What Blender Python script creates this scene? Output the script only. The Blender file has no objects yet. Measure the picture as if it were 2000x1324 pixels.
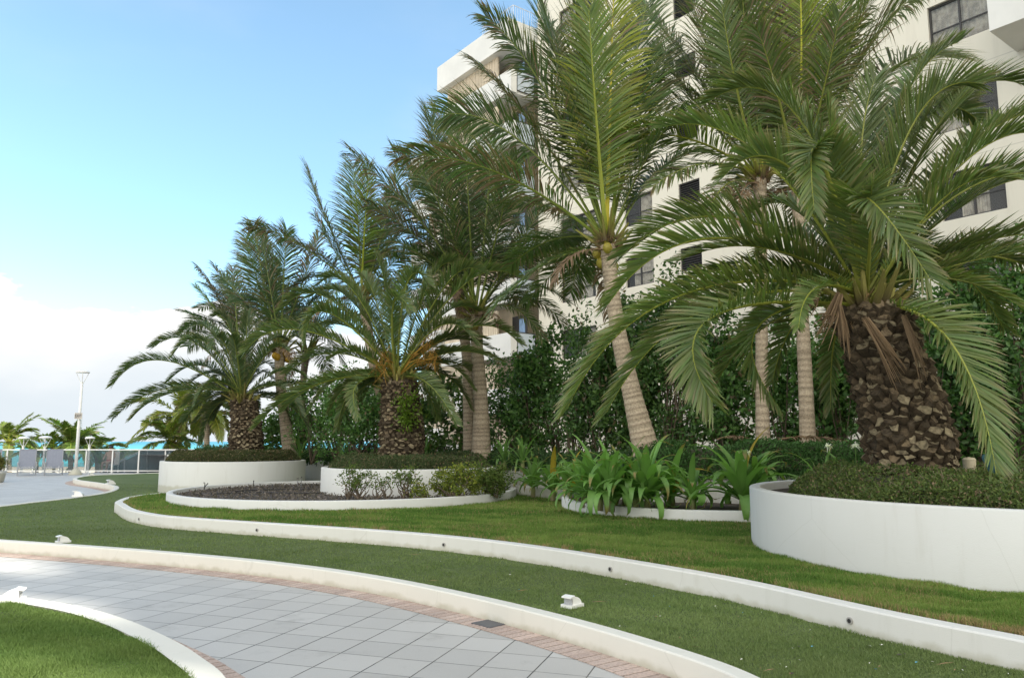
import bpy, math, random
import numpy as np
from mathutils import Vector
random.seed(7)
R = np.random.default_rng(11)
D2R = math.radians
scene = bpy.context.scene
COL = scene.collection

# ------------------------------------------------------------------ camera
F = 1500.0 / 2000.0          # focal length in picture widths
H = 1.55
TH = math.atan(200 / 1500.0)
cam_d = bpy.data.cameras.new('camera')
cam_d.sensor_width = 36.0
cam_d.lens = 36.0 * F
cam_d.clip_start = 0.05
cam_d.clip_end = 60000
cam = bpy.data.objects.new('camera', cam_d)
cam.location = (0, 0, H)
cam.rotation_euler = (math.pi / 2 + TH, 0, 0)
COL.objects.link(cam)
scene.camera = cam

# ------------------------------------------------------------------ light
SUN_EL, SUN_AZ = 42.0, 112.0      # azimuth: clockwise from +Y (behind-right of the camera)
az = D2R(SUN_AZ)
el = D2R(SUN_EL)
sun_vec = Vector((math.sin(az) * math.cos(el), math.cos(az) * math.cos(el), math.sin(el)))
sd = bpy.data.lights.new('sun', 'SUN')
sd.energy = 3.4
sd.angle = D2R(0.5)
sd.color = (1.0, 0.95, 0.86)
so = bpy.data.objects.new('sun', sd)
so.rotation_euler = sun_vec.to_track_quat('Z', 'Y').to_euler()
COL.objects.link(so)

w = bpy.data.worlds.new('World')
scene.world = w
w.use_nodes = True
nt = w.node_tree
nt.nodes.clear()
def N(nt, typ, **kw):
    n = nt.nodes.new(typ)
    for k, v in kw.items():
        if k == 'ins':
            for a, b in v.items():
                n.inputs[a].default_value = b
        else:
            setattr(n, k, v)
    return n
def math_n(nt, op, a, b=None, c=None, clamp=False):
    n = nt.nodes.new('ShaderNodeMath')
    n.operation = op
    n.use_clamp = clamp
    for i, v in enumerate((a, b, c)):
        if v is None: continue
        if isinstance(v, (int, float)): n.inputs[i].default_value = v
        else: nt.links.new(v, n.inputs[i])
    return n.outputs[0]
def mixc(nt, fac, a, b):
    n = nt.nodes.new('ShaderNodeMix')
    n.data_type = 'RGBA'
    for i, v in ((0, fac), (6, a), (7, b)):
        if isinstance(v, (int, float)): n.inputs[i].default_value = v
        elif isinstance(v, (tuple, list)): n.inputs[i].default_value = (*v[:3], 1)
        else: nt.links.new(v, n.inputs[i])
    return n.outputs[2]
def maprange(nt, v, a, b, c=0., d=1.):
    n = nt.nodes.new('ShaderNodeMapRange')
    n.interpolation_type = 'SMOOTHSTEP'
    nt.links.new(v, n.inputs[0])
    for i, x in enumerate((a, b, c, d)): n.inputs[i + 1].default_value = x
    return n.outputs[0]
sky = N(nt, 'ShaderNodeTexSky', sky_type='NISHITA', sun_disc=False, sun_elevation=el, sun_rotation=az,
        air_density=1.0, dust_density=0.25, ozone_density=1.0, altitude=0)
tc = N(nt, 'ShaderNodeTexCoord')
sep = N(nt, 'ShaderNodeSeparateXYZ')
nt.links.new(tc.outputs['Generated'], sep.inputs[0])
mp = N(nt, 'ShaderNodeMapping')
mp.inputs['Scale'].default_value = (1, 1, 2.2)
nt.links.new(tc.outputs['Generated'], mp.inputs[0])
n1 = N(nt, 'ShaderNodeTexNoise', ins={'Scale': 5.5, 'Detail': 10.0, 'Roughness': 0.56})
nt.links.new(mp.outputs[0], n1.inputs['Vector'])
n2 = N(nt, 'ShaderNodeTexNoise', ins={'Scale': 2.4, 'Detail': 6.0, 'Roughness': 0.5})
nt.links.new(mp.outputs[0], n2.inputs['Vector'])
azim = math_n(nt, 'ARCTAN2', sep.outputs[0], sep.outputs[1])
# cumulus bank low over the sea, its top falling away to the right
top = math_n(nt, 'MULTIPLY_ADD', azim, -0.20, 0.088)
lowband = math_n(nt, 'SUBTRACT', top, sep.outputs[2])
c1 = math_n(nt, 'ADD', math_n(nt, 'MULTIPLY', lowband, 9.0), math_n(nt, 'MULTIPLY_ADD', n1.outputs[0], 2.4, -1.2))
m1 = maprange(nt, c1, 0.0, 0.08)
# brightness inside the bank: white at the top, blue-grey bottoms
shade = maprange(nt, math_n(nt, 'ADD', math_n(nt, 'MULTIPLY', lowband, 5.0), math_n(nt, 'MULTIPLY_ADD', n2.outputs[0], 3.0, -1.6)), 0.0, 0.9)
cc = mixc(nt, shade, (3.7, 3.7, 3.66), (2.7, 2.95, 3.15))
thin = maprange(nt, n2.outputs[0], 0.5, 0.8, 0.0, 0.25)
tintn = N(nt, 'ShaderNodeMix', data_type='RGBA', blend_type='MULTIPLY')
tintn.inputs[0].default_value = 1.0
tl_ = mixc(nt, maprange(nt, sep.outputs[2], 0.12, 0.5), (0.84, 0.99, 1.0), (1.08, 1.18, 1.06))
nt.links.new(tl_, tintn.inputs[7])
nt.links.new(sky.outputs[0], tintn.inputs[6])
base = mixc(nt, thin, tintn.outputs[2], (3.2, 3.4, 3.6))
skyc = mixc(nt, m1, base, cc)
# unseen bright clouds, added behind the viewer as neutral fill light
back = math_n(nt, 'MULTIPLY_ADD', sep.outputs[1], -2.2, -0.55)
cb_ = math_n(nt, 'ADD', back, math_n(nt, 'MULTIPLY_ADD', n1.outputs[0], 2.5, -0.9))
mb_ = math_n(nt, 'MULTIPLY', maprange(nt, cb_, 0.0, 0.5), maprange(nt, sep.outputs[2], -0.02, 0.05))
skyc = mixc(nt, mb_, skyc, (8.1, 7.9, 7.4))
bg = N(nt, 'ShaderNodeBackground', ins={'Strength': 0.135})
nt.links.new(skyc, bg.inputs[0])
out = N(nt, 'ShaderNodeOutputWorld')
nt.links.new(bg.outputs[0], out.inputs[0])

scene.view_settings.view_transform = 'Standard'
scene.view_settings.look = 'None'
scene.view_settings.gamma = 1.0
scene.view_settings.use_curve_mapping = False
scene.view_settings.exposure = 1.15
scene.cycles.max_bounces = 8
scene.cycles.transparent_max_bounces = 12
scene.cycles.caustics_reflective = False
scene.cycles.caustics_refractive = False

# ------------------------------------------------------------------ helpers
def ray(px, py):
    u = (px - 1000) / 1500.0
    v = (662 - py) / 1500.0
    return Vector((u, math.cos(TH) - v * math.sin(TH), math.sin(TH) + v * math.cos(TH)))
def at(px, py, z):
    d = ray(px, py)
    t = (z - H) / d.z
    return (d.x * t, d.y * t)
def P(px, py, Y):
    d = ray(px, py)
    t = Y / d.y
    return Vector((d.x * t, Y, H + d.z * t))

def tag(o, label=None, cat=None, group=None, kind=None):
    if label: o['label'] = label
    if cat: o['category'] = cat
    if group: o['group'] = group
    if kind: o['kind'] = kind
    return o
def thing(name, label, cat, loc=(0, 0, 0), group=None, rz=0):
    o = bpy.data.objects.new(name, None)
    o.empty_display_size = 0.2
    COL.objects.link(o)
    o.location = loc
    o.rotation_euler = (0, 0, rz)
    tag(o, label, cat, group)
    return o
def mesh_obj(name, verts, faces, mat, parent=None, cols=None, smooth=False, local=False):
    """verts are world coordinates unless local; a parented part is shifted to its parent's frame"""
    me = bpy.data.meshes.new(name)
    V = np.asarray(verts, dtype=np.float64).reshape(-1, 3)
    if parent is not None and not local:
        V = V - np.array(world_loc(parent))
    if isinstance(faces, np.ndarray):
        k = faces.shape[1]
        me.vertices.add(len(V)); me.vertices.foreach_set('co', V.astype(np.float32).ravel())
        me.loops.add(faces.size); me.loops.foreach_set('vertex_index', faces.astype(np.int32).ravel())
        me.polygons.add(len(faces))
        me.polygons.foreach_set('loop_start', (np.arange(len(faces)) * k).astype(np.int32))
        me.update(calc_edges=True)
    else:
        me.from_pydata(V.tolist(), [], faces)
    if cols is not None:
        a = me.color_attributes.new('Col', 'FLOAT_COLOR', 'POINT')
        c = np.ones((len(V), 4), dtype=np.float32)
        c[:, :3] = cols
        a.data.foreach_set('color', c.ravel())
    me.materials.append(mat)
    if smooth:
        me.polygons.foreach_set('use_smooth', [True] * len(me.polygons))
    me.update()
    o = bpy.data.objects.new(name, me)
    COL.objects.link(o)
    if parent is not None: o.parent = parent
    return o
def world_loc(o):
    v = Vector((0, 0, 0))
    while o is not None:
        v = v + Vector(o.location)
        o = o.parent
    return v

def sh(g, a, b, c):
    k = g.uniform(a, b)
    return tuple(k * x for x in c)
class MB:
    def __init__(s): s.v = []; s.f = []; s.c = []
    def add(s, vs, fs, col=(1, 1, 1)):
        b = len(s.v)
        s.v += [tuple(x) for x in vs]
        s.f += [tuple(b + i for i in f) for f in fs]
        s.c += [col] * len(vs) if not isinstance(col, list) else col
    def box(s, c, d, rz=0, col=(1, 1, 1), ax=None):
        cx, cy, cz = c
        hx, hy, hz = d[0] / 2, d[1] / 2, d[2] / 2
        ca, sa = math.cos(rz), math.sin(rz)
        vs = []
        for z in (-hz, hz):
            for x, y in ((-hx, -hy), (hx, -hy), (hx, hy), (-hx, hy)):
                vs.append((cx + x * ca - y * sa, cy + x * sa + y * ca, cz + z))
        s.add(vs, [(3, 2, 1, 0), (4, 5, 6, 7), (0, 1, 5, 4), (1, 2, 6, 5), (2, 3, 7, 6), (3, 0, 4, 7)], col)
    def tube(s, pts, rad, n=8, col=(1, 1, 1), cap=True):
        pts = [Vector(p) for p in pts]
        if isinstance(rad, (int, float)): rad = [rad] * len(pts)
        b = len(s.v)
        up = Vector((0, 0, 1))
        for i, p in enumerate(pts):
            t = (pts[min(i + 1, len(pts) - 1)] - pts[max(i - 1, 0)])
            t.normalize()
            a = t.cross(up if abs(t.z) < 0.95 else Vector((1, 0, 0)))
            a.normalize()
            bb = a.cross(t)
            for k in range(n):
                th = 2 * math.pi * k / n
                q = p + a * (math.cos(th) * rad[i]) + bb * (math.sin(th) * rad[i])
                s.v.append(tuple(q))
                s.c.append(col if not isinstance(col, list) else col[i])
        for i in range(len(pts) - 1):
            for k in range(n):
                k2 = (k + 1) % n
                s.f.append((b + i * n + k, b + i * n + k2, b + (i + 1) * n + k2, b + (i + 1) * n + k))
        if cap:
            s.f.append(tuple(b + k for k in range(n))[::-1])
            s.f.append(tuple(b + (len(pts) - 1) * n + k for k in range(n)))
    def lathe(s, prof, c, n=32, col=(1, 1, 1)):
        b = len(s.v)
        for r, z in prof:
            for k in range(n):
                a = 2 * math.pi * k / n
                s.v.append((c[0] + r * math.cos(a), c[1] + r * math.sin(a), c[2] + z)); s.c.append(col)
        for i in range(len(prof) - 1):
            for k in range(n):
                k2 = (k + 1) % n
                s.f.append((b + i * n + k, b + i * n + k2, b + (i + 1) * n + k2, b + (i + 1) * n + k))
        if prof[0][0] > 0.0005: s.f.append(tuple(b + k for k in range(n))[::-1])
        if prof[-1][0] > 0.0005: s.f.append(tuple(b + (len(prof) - 1) * n + k for k in range(n)))
    def build(s, name, mat, parent=None, smooth=False, usecol=True):
        return mesh_obj(name, s.v, s.f, mat, parent, np.array(s.c, dtype=np.float32) if usecol else None, smooth)

def catmull(pts, n=8, closed=False):
    pts = [Vector(p) for p in pts]
    m = len(pts)
    outp = []
    for i in range(m if closed else m - 1):
        if closed:
            p0, p1, p2, p3 = pts[(i - 1) % m], pts[i], pts[(i + 1) % m], pts[(i + 2) % m]
        else:
            p0 = pts[i - 1] if i else pts[0] * 2 - pts[1]
            p1, p2 = pts[i], pts[i + 1]
            p3 = pts[i + 2] if i + 2 < m else pts[i + 1] * 2 - pts[i]
        for k in range(n):
            t = k / n
            outp.append(0.5 * ((2 * p1) + (p2 - p0) * t + (2 * p0 - 5 * p1 + 4 * p2 - p3) * t * t + (3 * p1 - p0 - 3 * p2 + p3) * t ** 3))
    if not closed: outp.append(pts[-1])
    return outp
def offset(pts, d, closed=False):
    o = []
    m = len(pts)
    for i, p in enumerate(pts):
        if closed: a, b = pts[(i - 1) % m], pts[(i + 1) % m]
        else: a, b = pts[max(i - 1, 0)], pts[min(i + 1, m - 1)]
        t = Vector((b[0] - a[0], b[1] - a[1]))
        t.normalize()
        o.append(Vector((p[0] - t.y * d, p[1] + t.x * d)))
    return o
def ribbon_wall(outer, width, z0, z1, closed=False, bev=0.012, inner_z0=None):
    """wall whose outer face follows `outer` and whose thickness lies to its left"""
    m = MB()
    prof = [(0, z0), (0, z1 - bev), (bev * 0.4, z1 - bev * 0.3), (bev, z1), (width - bev, z1), (width - bev * 0.3, z1 - bev * 0.4), (width, z1 - bev), (width, z0 if inner_z0 is None else inner_z0)]
    rows = []
    for d, z in prof:
        rows.append([(q.x, q.y, z) for q in offset(outer, d, closed)])
    n = len(outer)
    k = len(prof)
    for r in rows: m.v += r; m.c += [(1, 1, 1)] * n
    for j in range(k - 1):
        for i in range(n if closed else n - 1):
            i2 = (i + 1) % n
            m.f.append((j * n + i, j * n + i2, (j + 1) * n + i2, (j + 1) * n + i))
    if not closed:
        m.f.append(tuple(j * n for j in range(k)))
        m.f.append(tuple(j * n + n - 1 for j in range(k))[::-1])
    return m
def inpoly(X, Y, poly):
    poly = np.array([(p[0], p[1]) for p in poly])
    ins = np.zeros(X.shape, bool)
    j = len(poly) - 1
    for i in range(len(poly)):
        xi, yi = poly[i]; xj, yj = poly[j]
        if yi != yj:
            c = ((yi > Y) != (yj > Y)) & (X < (xj - xi) * (Y - yi) / (yj - yi) + xi)
            ins ^= c
        j = i
    return ins
def flat_poly(poly, z, name, mat, parent=None):
    import mathutils
    tri = mathutils.geometry.tessellate_polygon([[Vector((p[0], p[1], 0)) for p in poly]])
    V = [(p[0], p[1], z) for p in poly]
    fs = []
    for a, b, c in tri:
        A, B, C = V[a], V[b], V[c]
        cr = (B[0] - A[0]) * (C[1] - A[1]) - (B[1] - A[1]) * (C[0] - A[0])
        fs.append((a, b, c) if cr > 0 else (a, c, b))
    return mesh_obj(name, V, fs, mat, parent)

# ------------------------------------------------------------------ materials
def new_mat(name):
    m = bpy.data.materials.new(name)
    m.use_nodes = True
    t = m.node_tree
    b = t.nodes['Principled BSDF']
    return m, t, b
def noise(t, scale, detail=4, rough=0.55, vec=None, w=None):
    n = N(t, 'ShaderNodeTexNoise', ins={'Scale': scale, 'Detail': detail, 'Roughness': rough})
    if vec is None:
        g = N(t, 'ShaderNodeNewGeometry')
        vec = g.outputs['Position']
    t.links.new(vec, n.inputs['Vector'])
    return n.outputs[0]
def bump(t, b, h, strength=0.3, dist=0.01):
    n = N(t, 'ShaderNodeBump', ins={'Strength': strength, 'Distance': dist})
    t.links.new(h, n.inputs['Height'])
    t.links.new(n.outputs[0], b.inputs['Normal'])
def plain(name, col, rough=0.6, metal=0.0, spec=0.5, var=0.12, scale=3.0, bmp=0.0, bscale=60.0):
    m, t, b = new_mat(name)
    nz = noise(t, scale, 5)
    f = maprange(t, nz, 0.3, 0.7)
    a = tuple(c * (1 - var) for c in col)
    c2 = tuple(min(1, c * (1 + var)) for c in col)
    t.links.new(mixc(t, f, a, c2), b.inputs['Base Color'])
    b.inputs['Roughness'].default_value = rough
    b.inputs['Metallic'].default_value = metal
    b.inputs['Specular IOR Level'].default_value = spec
    if bmp: bump(t, b, noise(t, bscale, 3), bmp, 0.004)
    return m

def stucco(name, col, dirt=(0.36, 0.34, 0.27), amt=0.5, zbase=None):
    m, t, b = new_mat(name)
    g = N(t, 'ShaderNodeNewGeometry')
    mp = N(t, 'ShaderNodeMapping'); mp.inputs['Scale'].default_value = (5, 5, 0.55)
    t.links.new(g.outputs['Position'], mp.inputs[0])
    st = noise(t, 1.3, 6, 0.65, mp.outputs[0])           # runs down the face
    big = noise(t, 0.7, 4, 0.5)
    f = math_n(t, 'MULTIPLY', maprange(t, st, 0.52, 0.78), amt, clamp=True)
    f2 = math_n(t, 'MULTIPLY', maprange(t, big, 0.4, 0.75), amt * 0.28, clamp=True)
    c = mixc(t, f, col, tuple(0.5 * a + 0.5 * d for a, d in zip(col, dirt)))
    c = mixc(t, f2, c, dirt)
    if zbase is not None:
        sp = N(t, 'ShaderNodeSeparateXYZ'); t.links.new(g.outputs['Position'], sp.inputs[0])
        hz = math_n(t, 'ADD', sp.outputs[2], math_n(t, 'MULTIPLY_ADD', noise(t, 6, 5), 0.12, -0.06))
        low = maprange(t, hz, zbase, zbase + 0.07, 0.5, 0.0)
        c = mixc(t, low, c, (0.33, 0.31, 0.2))
    vo = N(t, 'ShaderNodeTexVoronoi', feature='DISTANCE_TO_EDGE', ins={'Scale': 0.55})
    wv_ = N(t, 'ShaderNodeMix', data_type='VECTOR', ins={0: 0.06})
    nn_ = N(t, 'ShaderNodeTexNoise', ins={'Scale': 3.0, 'Detail': 6.0})
    t.links.new(g.outputs['Position'], nn_.inputs['Vector'])
    t.links.new(g.outputs['Position'], wv_.inputs[4]); t.links.new(nn_.outputs['Color'], wv_.inputs[5])
    t.links.new(wv_.outputs[1], vo.inputs['Vector'])
    ck = maprange(t, vo.outputs['Distance'], 0.0, 0.003, 0.13, 0.0)
    c = mixc(t, ck, c, (0.25, 0.24, 0.2))
    sp2 = maprange(t, noise(t, 90, 2), 0.70, 0.78, 0.0, 0.35)
    c = mixc(t, sp2, c, dirt)
    t.links.new(c, b.inputs['Base Color'])
    b.inputs['Roughness'].default_value = 0.75
    b.inputs['Specular IOR Level'].default_value = 0.3
    h = math_n(t, 'ADD', noise(t, 140, 3), math_n(t, 'MULTIPLY', noise(t, 9, 4), 1.2))
    bump(t, b, h, 0.35, 0.004)
    return m

M_curb1 = stucco('curb_paint', (0.68, 0.665, 0.60), amt=0.35, zbase=0.0)
M_curb2 = stucco('curb_paint_upper', (0.67, 0.665, 0.63), amt=0.35, zbase=0.15)
M_planter = stucco('planter_paint', (0.60, 0.61, 0.59), amt=0.35, zbase=0.31)
M_wallp = stucco('garden_wall_paint', (0.56, 0.555, 0.51), amt=0.8, zbase=0.33)

def facade_mat():
    m, t, b = new_mat('facade_paint')
    g = N(t, 'ShaderNodeNewGeometry')
    sp = N(t, 'ShaderNodeSeparateXYZ'); t.links.new(g.outputs['Position'], sp.inputs[0])
    zz = math_n(t, 'FRACT', math_n(t, 'DIVIDE', math_n(t, 'ADD', sp.outputs[2], -1.75 + 29.5), 2.95))
    line = math_n(t, 'LESS_THAN', zz, 0.010)
    mp = N(t, 'ShaderNodeMapping'); mp.inputs['Scale'].default_value = (2.2, 2.2, 0.22)
    t.links.new(g.outputs['Position'], mp.inputs[0])
    st = noise(t, 1.0, 6, 0.65, mp.outputs[0])
    c = mixc(t, maprange(t, st, 0.5, 0.8, 0, 0.35), (0.745, 0.705, 0.595), (0.53, 0.49, 0.41))
    c = mixc(t, math_n(t, 'MULTIPLY', line, 0.45), c, (0.4, 0.38, 0.32))
    t.links.new(c, b.inputs['Base Color'])
    b.inputs['Roughness'].default_value = 0.85
    bump(t, b, noise(t, 25, 4), 0.2, 0.01)
    return m
M_facade = facade_mat()
M_white = plain('white_render', (0.72, 0.715, 0.68), 0.8, var=0.05, scale=0.8)
M_beige = plain('beige_panel', (0.62, 0.53, 0.40), 0.8, var=0.10, scale=1.2)
M_soffit = plain('soffit', (0.55, 0.51, 0.43), 0.85, var=0.06)
M_frame = plain('dark_window_frame', (0.035, 0.033, 0.032), 0.45, var=0.1)
M_louvre = plain('louvre_slat', (0.045, 0.042, 0.042), 0.5, var=0.15)
M_curtain = plain('curtain', (0.72, 0.68, 0.58), 0.9, var=0.25, scale=5)
M_blue = plain('blue_curtain', (0.22, 0.33, 0.50), 0.9, var=0.2, scale=4)
M_metal = plain('white_metal', (0.78, 0.78, 0.76), 0.35, var=0.04)
M_railw = plain('roof_rail_metal', (0.62, 0.66, 0.72), 0.4, var=0.04)
M_greym = plain('grey_metal', (0.30, 0.31, 0.33), 0.4, var=0.1)
M_sling = plain('grey_sling', (0.25, 0.27, 0.33), 0.8, var=0.08, scale=20)
M_dark = plain('dark_plastic', (0.02, 0.02, 0.02), 0.5)
M_soil = plain('soil', (0.055, 0.042, 0.030), 0.95, var=0.5, scale=14, bmp=1.0, bscale=40)
M_teal = plain('teal_cloth', (0.05, 0.40, 0.45), 0.8, var=0.1)
M_wood = plain('twig', (0.16, 0.12, 0.085), 0.85, var=0.3, scale=12)
M_hull = plain('ship_hull', (0.20, 0.26, 0.34), 0.8)

def colmat(name, rough=0.5, trans=0.0, spec=0.5, noise_amt=0.0, nscale=30, bmp=0.0):
    m, t, b = new_mat(name)
    a = N(t, 'ShaderNodeAttribute', attribute_name='Col')
    c = a.outputs['Color']
    if noise_amt:
        c = mixc(t, maprange(t, noise(t, nscale, 4), 0.35, 0.75, 0, noise_amt), c, (0.02, 0.016, 0.012))
    t.links.new(c, b.inputs['Base Color'])
    b.inputs['Roughness'].default_value = rough
    b.inputs['Specular IOR Level'].default_value = spec
    if bmp: bump(t, b, noise(t, nscale * 1.5, 4), bmp, 0.008)
    if trans:
        tr = N(t, 'ShaderNodeBsdfTranslucent')
        br = N(t, 'ShaderNodeMix', data_type='RGBA', blend_type='MULTIPLY')
        br.inputs[0].default_value = 1
        t.links.new(c, br.inputs[6]); br.inputs[7].default_value = (1.5, 1.7, 0.8, 1)
        t.links.new(br.outputs[2], tr.inputs[0])
        mx = N(t, 'ShaderNodeMixShader'); mx.inputs[0].default_value = trans
        t.links.new(b.outputs[0], mx.inputs[1]); t.links.new(tr.outputs[0], mx.inputs[2])
        t.links.new(mx.outputs[0], t.nodes['Material Output'].inputs[0])
    return m
M_leaf = colmat('leaf', 0.42, 0.34, 0.45)
M_matte = colmat('leaf_matte', 0.7, 0.25, 0.25)
M_grass = colmat('grass_blade', 0.65, 0.25, 0.2)
M_bark = colmat('palm_bark', 0.9, 0, 0.2, 0.75, 22, 0.9)
M_ring = colmat('coconut_bark', 0.85, 0, 0.25, 0.45, 30, 0.7)
M_col = colmat('painted', 0.6)

def glass_mat(name, col, rough=0.02, alpha=0.3, spec=0.5):
    m, t, b = new_mat(name)
    b.inputs['Base Color'].default_value = (*col, 1)
    b.inputs['Roughness'].default_value = rough
    b.inputs['Specular IOR Level'].default_value = spec
    b.inputs['Alpha'].default_value = alpha
    return m
M_glass = glass_mat('tinted_glass', (0.08, 0.12, 0.14), 0.03, 0.42)
M_wglass = glass_mat('window_glass', (0.10, 0.11, 0.115), 0.04, 0.22, 0.8)
M_pglass = glass_mat('frosted_panel', (0.55, 0.62, 0.68), 0.3, 0.85)

def paver_mat():
    m, t, b = new_mat('pavers')
    g = N(t, 'ShaderNodeNewGeometry')
    mp = N(t, 'ShaderNodeMapping', vector_type='TEXTURE')
    mp.inputs['Location'].default_value = (-1.04, 6.65, 0)
    mp.inputs['Rotation'].default_value = (0, 0, D2R(-17.9))
    t.links.new(g.outputs['Position'], mp.inputs[0])
    S = 0.372
    sp = N(t, 'ShaderNodeSeparateXYZ'); t.links.new(mp.outputs[0], sp.inputs[0])
    masks = []
    ids = []
    wob = math_n(t, 'MULTIPLY_ADD', noise(t, 22, 3), 0.006, -0.003)
    for ax, off in ((0, 0.0), (1, 0.0)):
        v = math_n(t, 'DIVIDE', sp.outputs[ax], S)
        ids.append(math_n(t, 'FLOOR', v))
        fr = math_n(t, 'FRACT', v)
        d = math_n(t, 'ABSOLUTE', math_n(t, 'SUBTRACT', fr, 0.5))
        d = math_n(t, 'ADD', d, wob)
        wline = 0.4885 if ax == 0 else 0.4915
        masks.append(maprange(t, d, wline - 0.004, wline + 0.002))
    joint = math_n(t, 'MAXIMUM', masks[0], masks[1])
    cb = N(t, 'ShaderNodeCombineXYZ')
    t.links.new(ids[0], cb.inputs[0]); t.links.new(ids[1], cb.inputs[1])
    wn = N(t, 'ShaderNodeTexWhiteNoise', noise_dimensions='2D')
    t.links.new(cb.outputs[0], wn.inputs['Vector'])
    spk = maprange(t, noise(t, 130, 2, 0.7), 0.60, 0.70, 0, 0.55)
    spd = maprange(t, noise(t, 75, 2, 0.6), 0.36, 0.28, 0, 0.35)
    big = maprange(t, noise(t, 0.8, 5), 0.35, 0.7)
    c = mixc(t, wn.outputs[0], (0.42, 0.405, 0.380), (0.515, 0.498, 0.468))
    c = mixc(t, math_n(t, 'MULTIPLY', big, 0.35), c, (0.49, 0.48, 0.46))
    c = mixc(t, spk, c, (0.62, 0.63, 0.63))
    c = mixc(t, spd, c, (0.25, 0.26, 0.27))
    stain = maprange(t, noise(t, 1.9, 7, 0.72), 0.54, 0.76, 0, 0.42)
    c = mixc(t, stain, c, (0.20, 0.19, 0.165))
    jc = mixc(t, maprange(t, noise(t, 5, 4), 0.4, 0.7), (0.05, 0.05, 0.045), (0.17, 0.16, 0.14))
    c = mixc(t, joint, c, jc)
    t.links.new(c, b.inputs['Base Color'])
    b.inputs['Roughness'].default_value = 0.55
    h = math_n(t, 'SUBTRACT', math_n(t, 'MULTIPLY', noise(t, 120, 3), 0.15), joint)
    bump(t, b, h, 0.6, 0.004)
    return m
M_paver = paver_mat()

def turf_mat(name, a, bcol, c3, straw=0.0):
    m, t, b = new_mat(name)
    f = maprange(t, noise(t, 1.1, 5, 0.6), 0.35, 0.68)
    c = mixc(t, f, a, bcol)
    c = mixc(t, maprange(t, noise(t, 160, 3, 0.7), 0.35, 0.7, 0, 0.6), c, c3)
    if straw: c = mixc(t, maprange(t, noise(t, 3.2, 6, 0.7), 0.55, 0.75, 0, straw), c, (0.21, 0.18, 0.07))
    t.links.new(c, b.inputs['Base Color'])
    b.inputs['Roughness'].default_value = 0.9
    b.inputs['Specular IOR Level'].default_value = 0.1
    bump(t, b, noise(t, 190, 3, 0.8), 0.9, 0.012)
    return m
M_turf = turf_mat('artificial_turf', (0.125, 0.168, 0.070), (0.155, 0.195, 0.088), (0.075, 0.105, 0.042))
M_lawn = turf_mat('lawn_base', (0.095, 0.155, 0.035), (0.145, 0.200, 0.055), (0.05, 0.085, 0.022), 0.6)

def sea_mat():
    m, t, b = new_mat('sea_water')
    g = N(t, 'ShaderNodeNewGeometry')
    sp = N(t, 'ShaderNodeSeparateXYZ'); t.links.new(g.outputs['Position'], sp.inputs[0])
    f = maprange(t, sp.outputs[1], 250, 2500)
    c = mixc(t, f, (0.09, 0.36, 0.38), (0.06, 0.25, 0.33))
    mp = N(t, 'ShaderNodeMapping'); mp.inputs['Scale'].default_value = (0.012, 0.05, 1)
    t.links.new(g.outputs['Position'], mp.inputs[0])
    fo = maprange(t, noise(t, 1.0, 8, 0.7, mp.outputs[0]), 0.66, 0.72, 0, 0.8)
    c = mixc(t, fo, c, (0.8, 0.85, 0.85))
    t.links.new(c, b.inputs['Base Color'])
    b.inputs['Roughness'].default_value = 0.5
    b.inputs['Specular IOR Level'].default_value = 0.25
    mp2 = N(t, 'ShaderNodeMapping'); mp2.inputs['Scale'].default_value = (0.1, 0.3, 1)
    t.links.new(g.outputs['Position'], mp2.inputs[0])
    bump(t, b, noise(t, 1.0, 6, 0.6, mp2.outputs[0]), 0.6, 0.6)
    return m
M_sea = sea_mat()
M_sand = plain('beach_sand', (0.50, 0.44, 0.33), 0.95, var=0.1)

# ------------------------------------------------------------------ ground levels
Z_T, Z_B = 0.145, 0.325       # turf level, lawn bed level
deck = MB(); deck.box((0, 9.5, -2.5), (120, 60, 5.0))
tag(deck.build('paved_terrace', M_paver), kind='structure')
sand = MB(); sand.box((0, 140, -6.5), (900, 240, 1.0))
tag(sand.build('beach', M_sand), kind='structure')
sea = mesh_obj('sea', [(-40000, 235, -5.9), (40000, 235, -5.9), (40000, 50000, -5.9), (-40000, 50000, -5.9)], [(0, 1, 2, 3)], M_sea)
tag(sea, kind='structure')

# lower kerb outline (outer, paver-side foot), counter-clockwise seen from above is not needed: the turf lies to the LEFT
c1_px = [(1500, 1400), (1420, 1362), (1309, 1324), (1260, 1304), (1120, 1257), (980, 1217), (840, 1185), (700, 1147), (455, 1117), (245, 1097), (0, 1079)]
c1 = [at(x, y, 0) for x, y in c1_px]
c1 = [(1.75, 2.6), (1.52, 3.6)] + [p for p in c1 if p[1] > 4.4] + [(-8.9, 11.75), (-10.4, 12.6), (-11.3, 14.0), (-11.25, 15.6)]
far_px = [(40, 985), (150, 972), (208, 962), (222, 952), (190, 945), (148, 939), (146, 934), (180, 929), (260, 926), (335, 924)]
c1 += [at(x, y, 0.13) for x, y in far_px] + [(-8, 36.5), (2, 36.8)]
c1s = catmull([(p[0], p[1]) for p in c1], 8)
def relax(pts, it, ymax):
    pts = [Vector((p[0], p[1])) for p in pts]
    for _ in range(it):
        q_ = list(pts)
        for i in range(1, len(pts) - 1):
            if pts[i].y < ymax: q_[i] = (pts[i - 1] + pts[i + 1]) * .25 + pts[i] * .5
        pts = q_
    return pts
c1s = relax(c1s, 90, 11.5)
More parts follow.
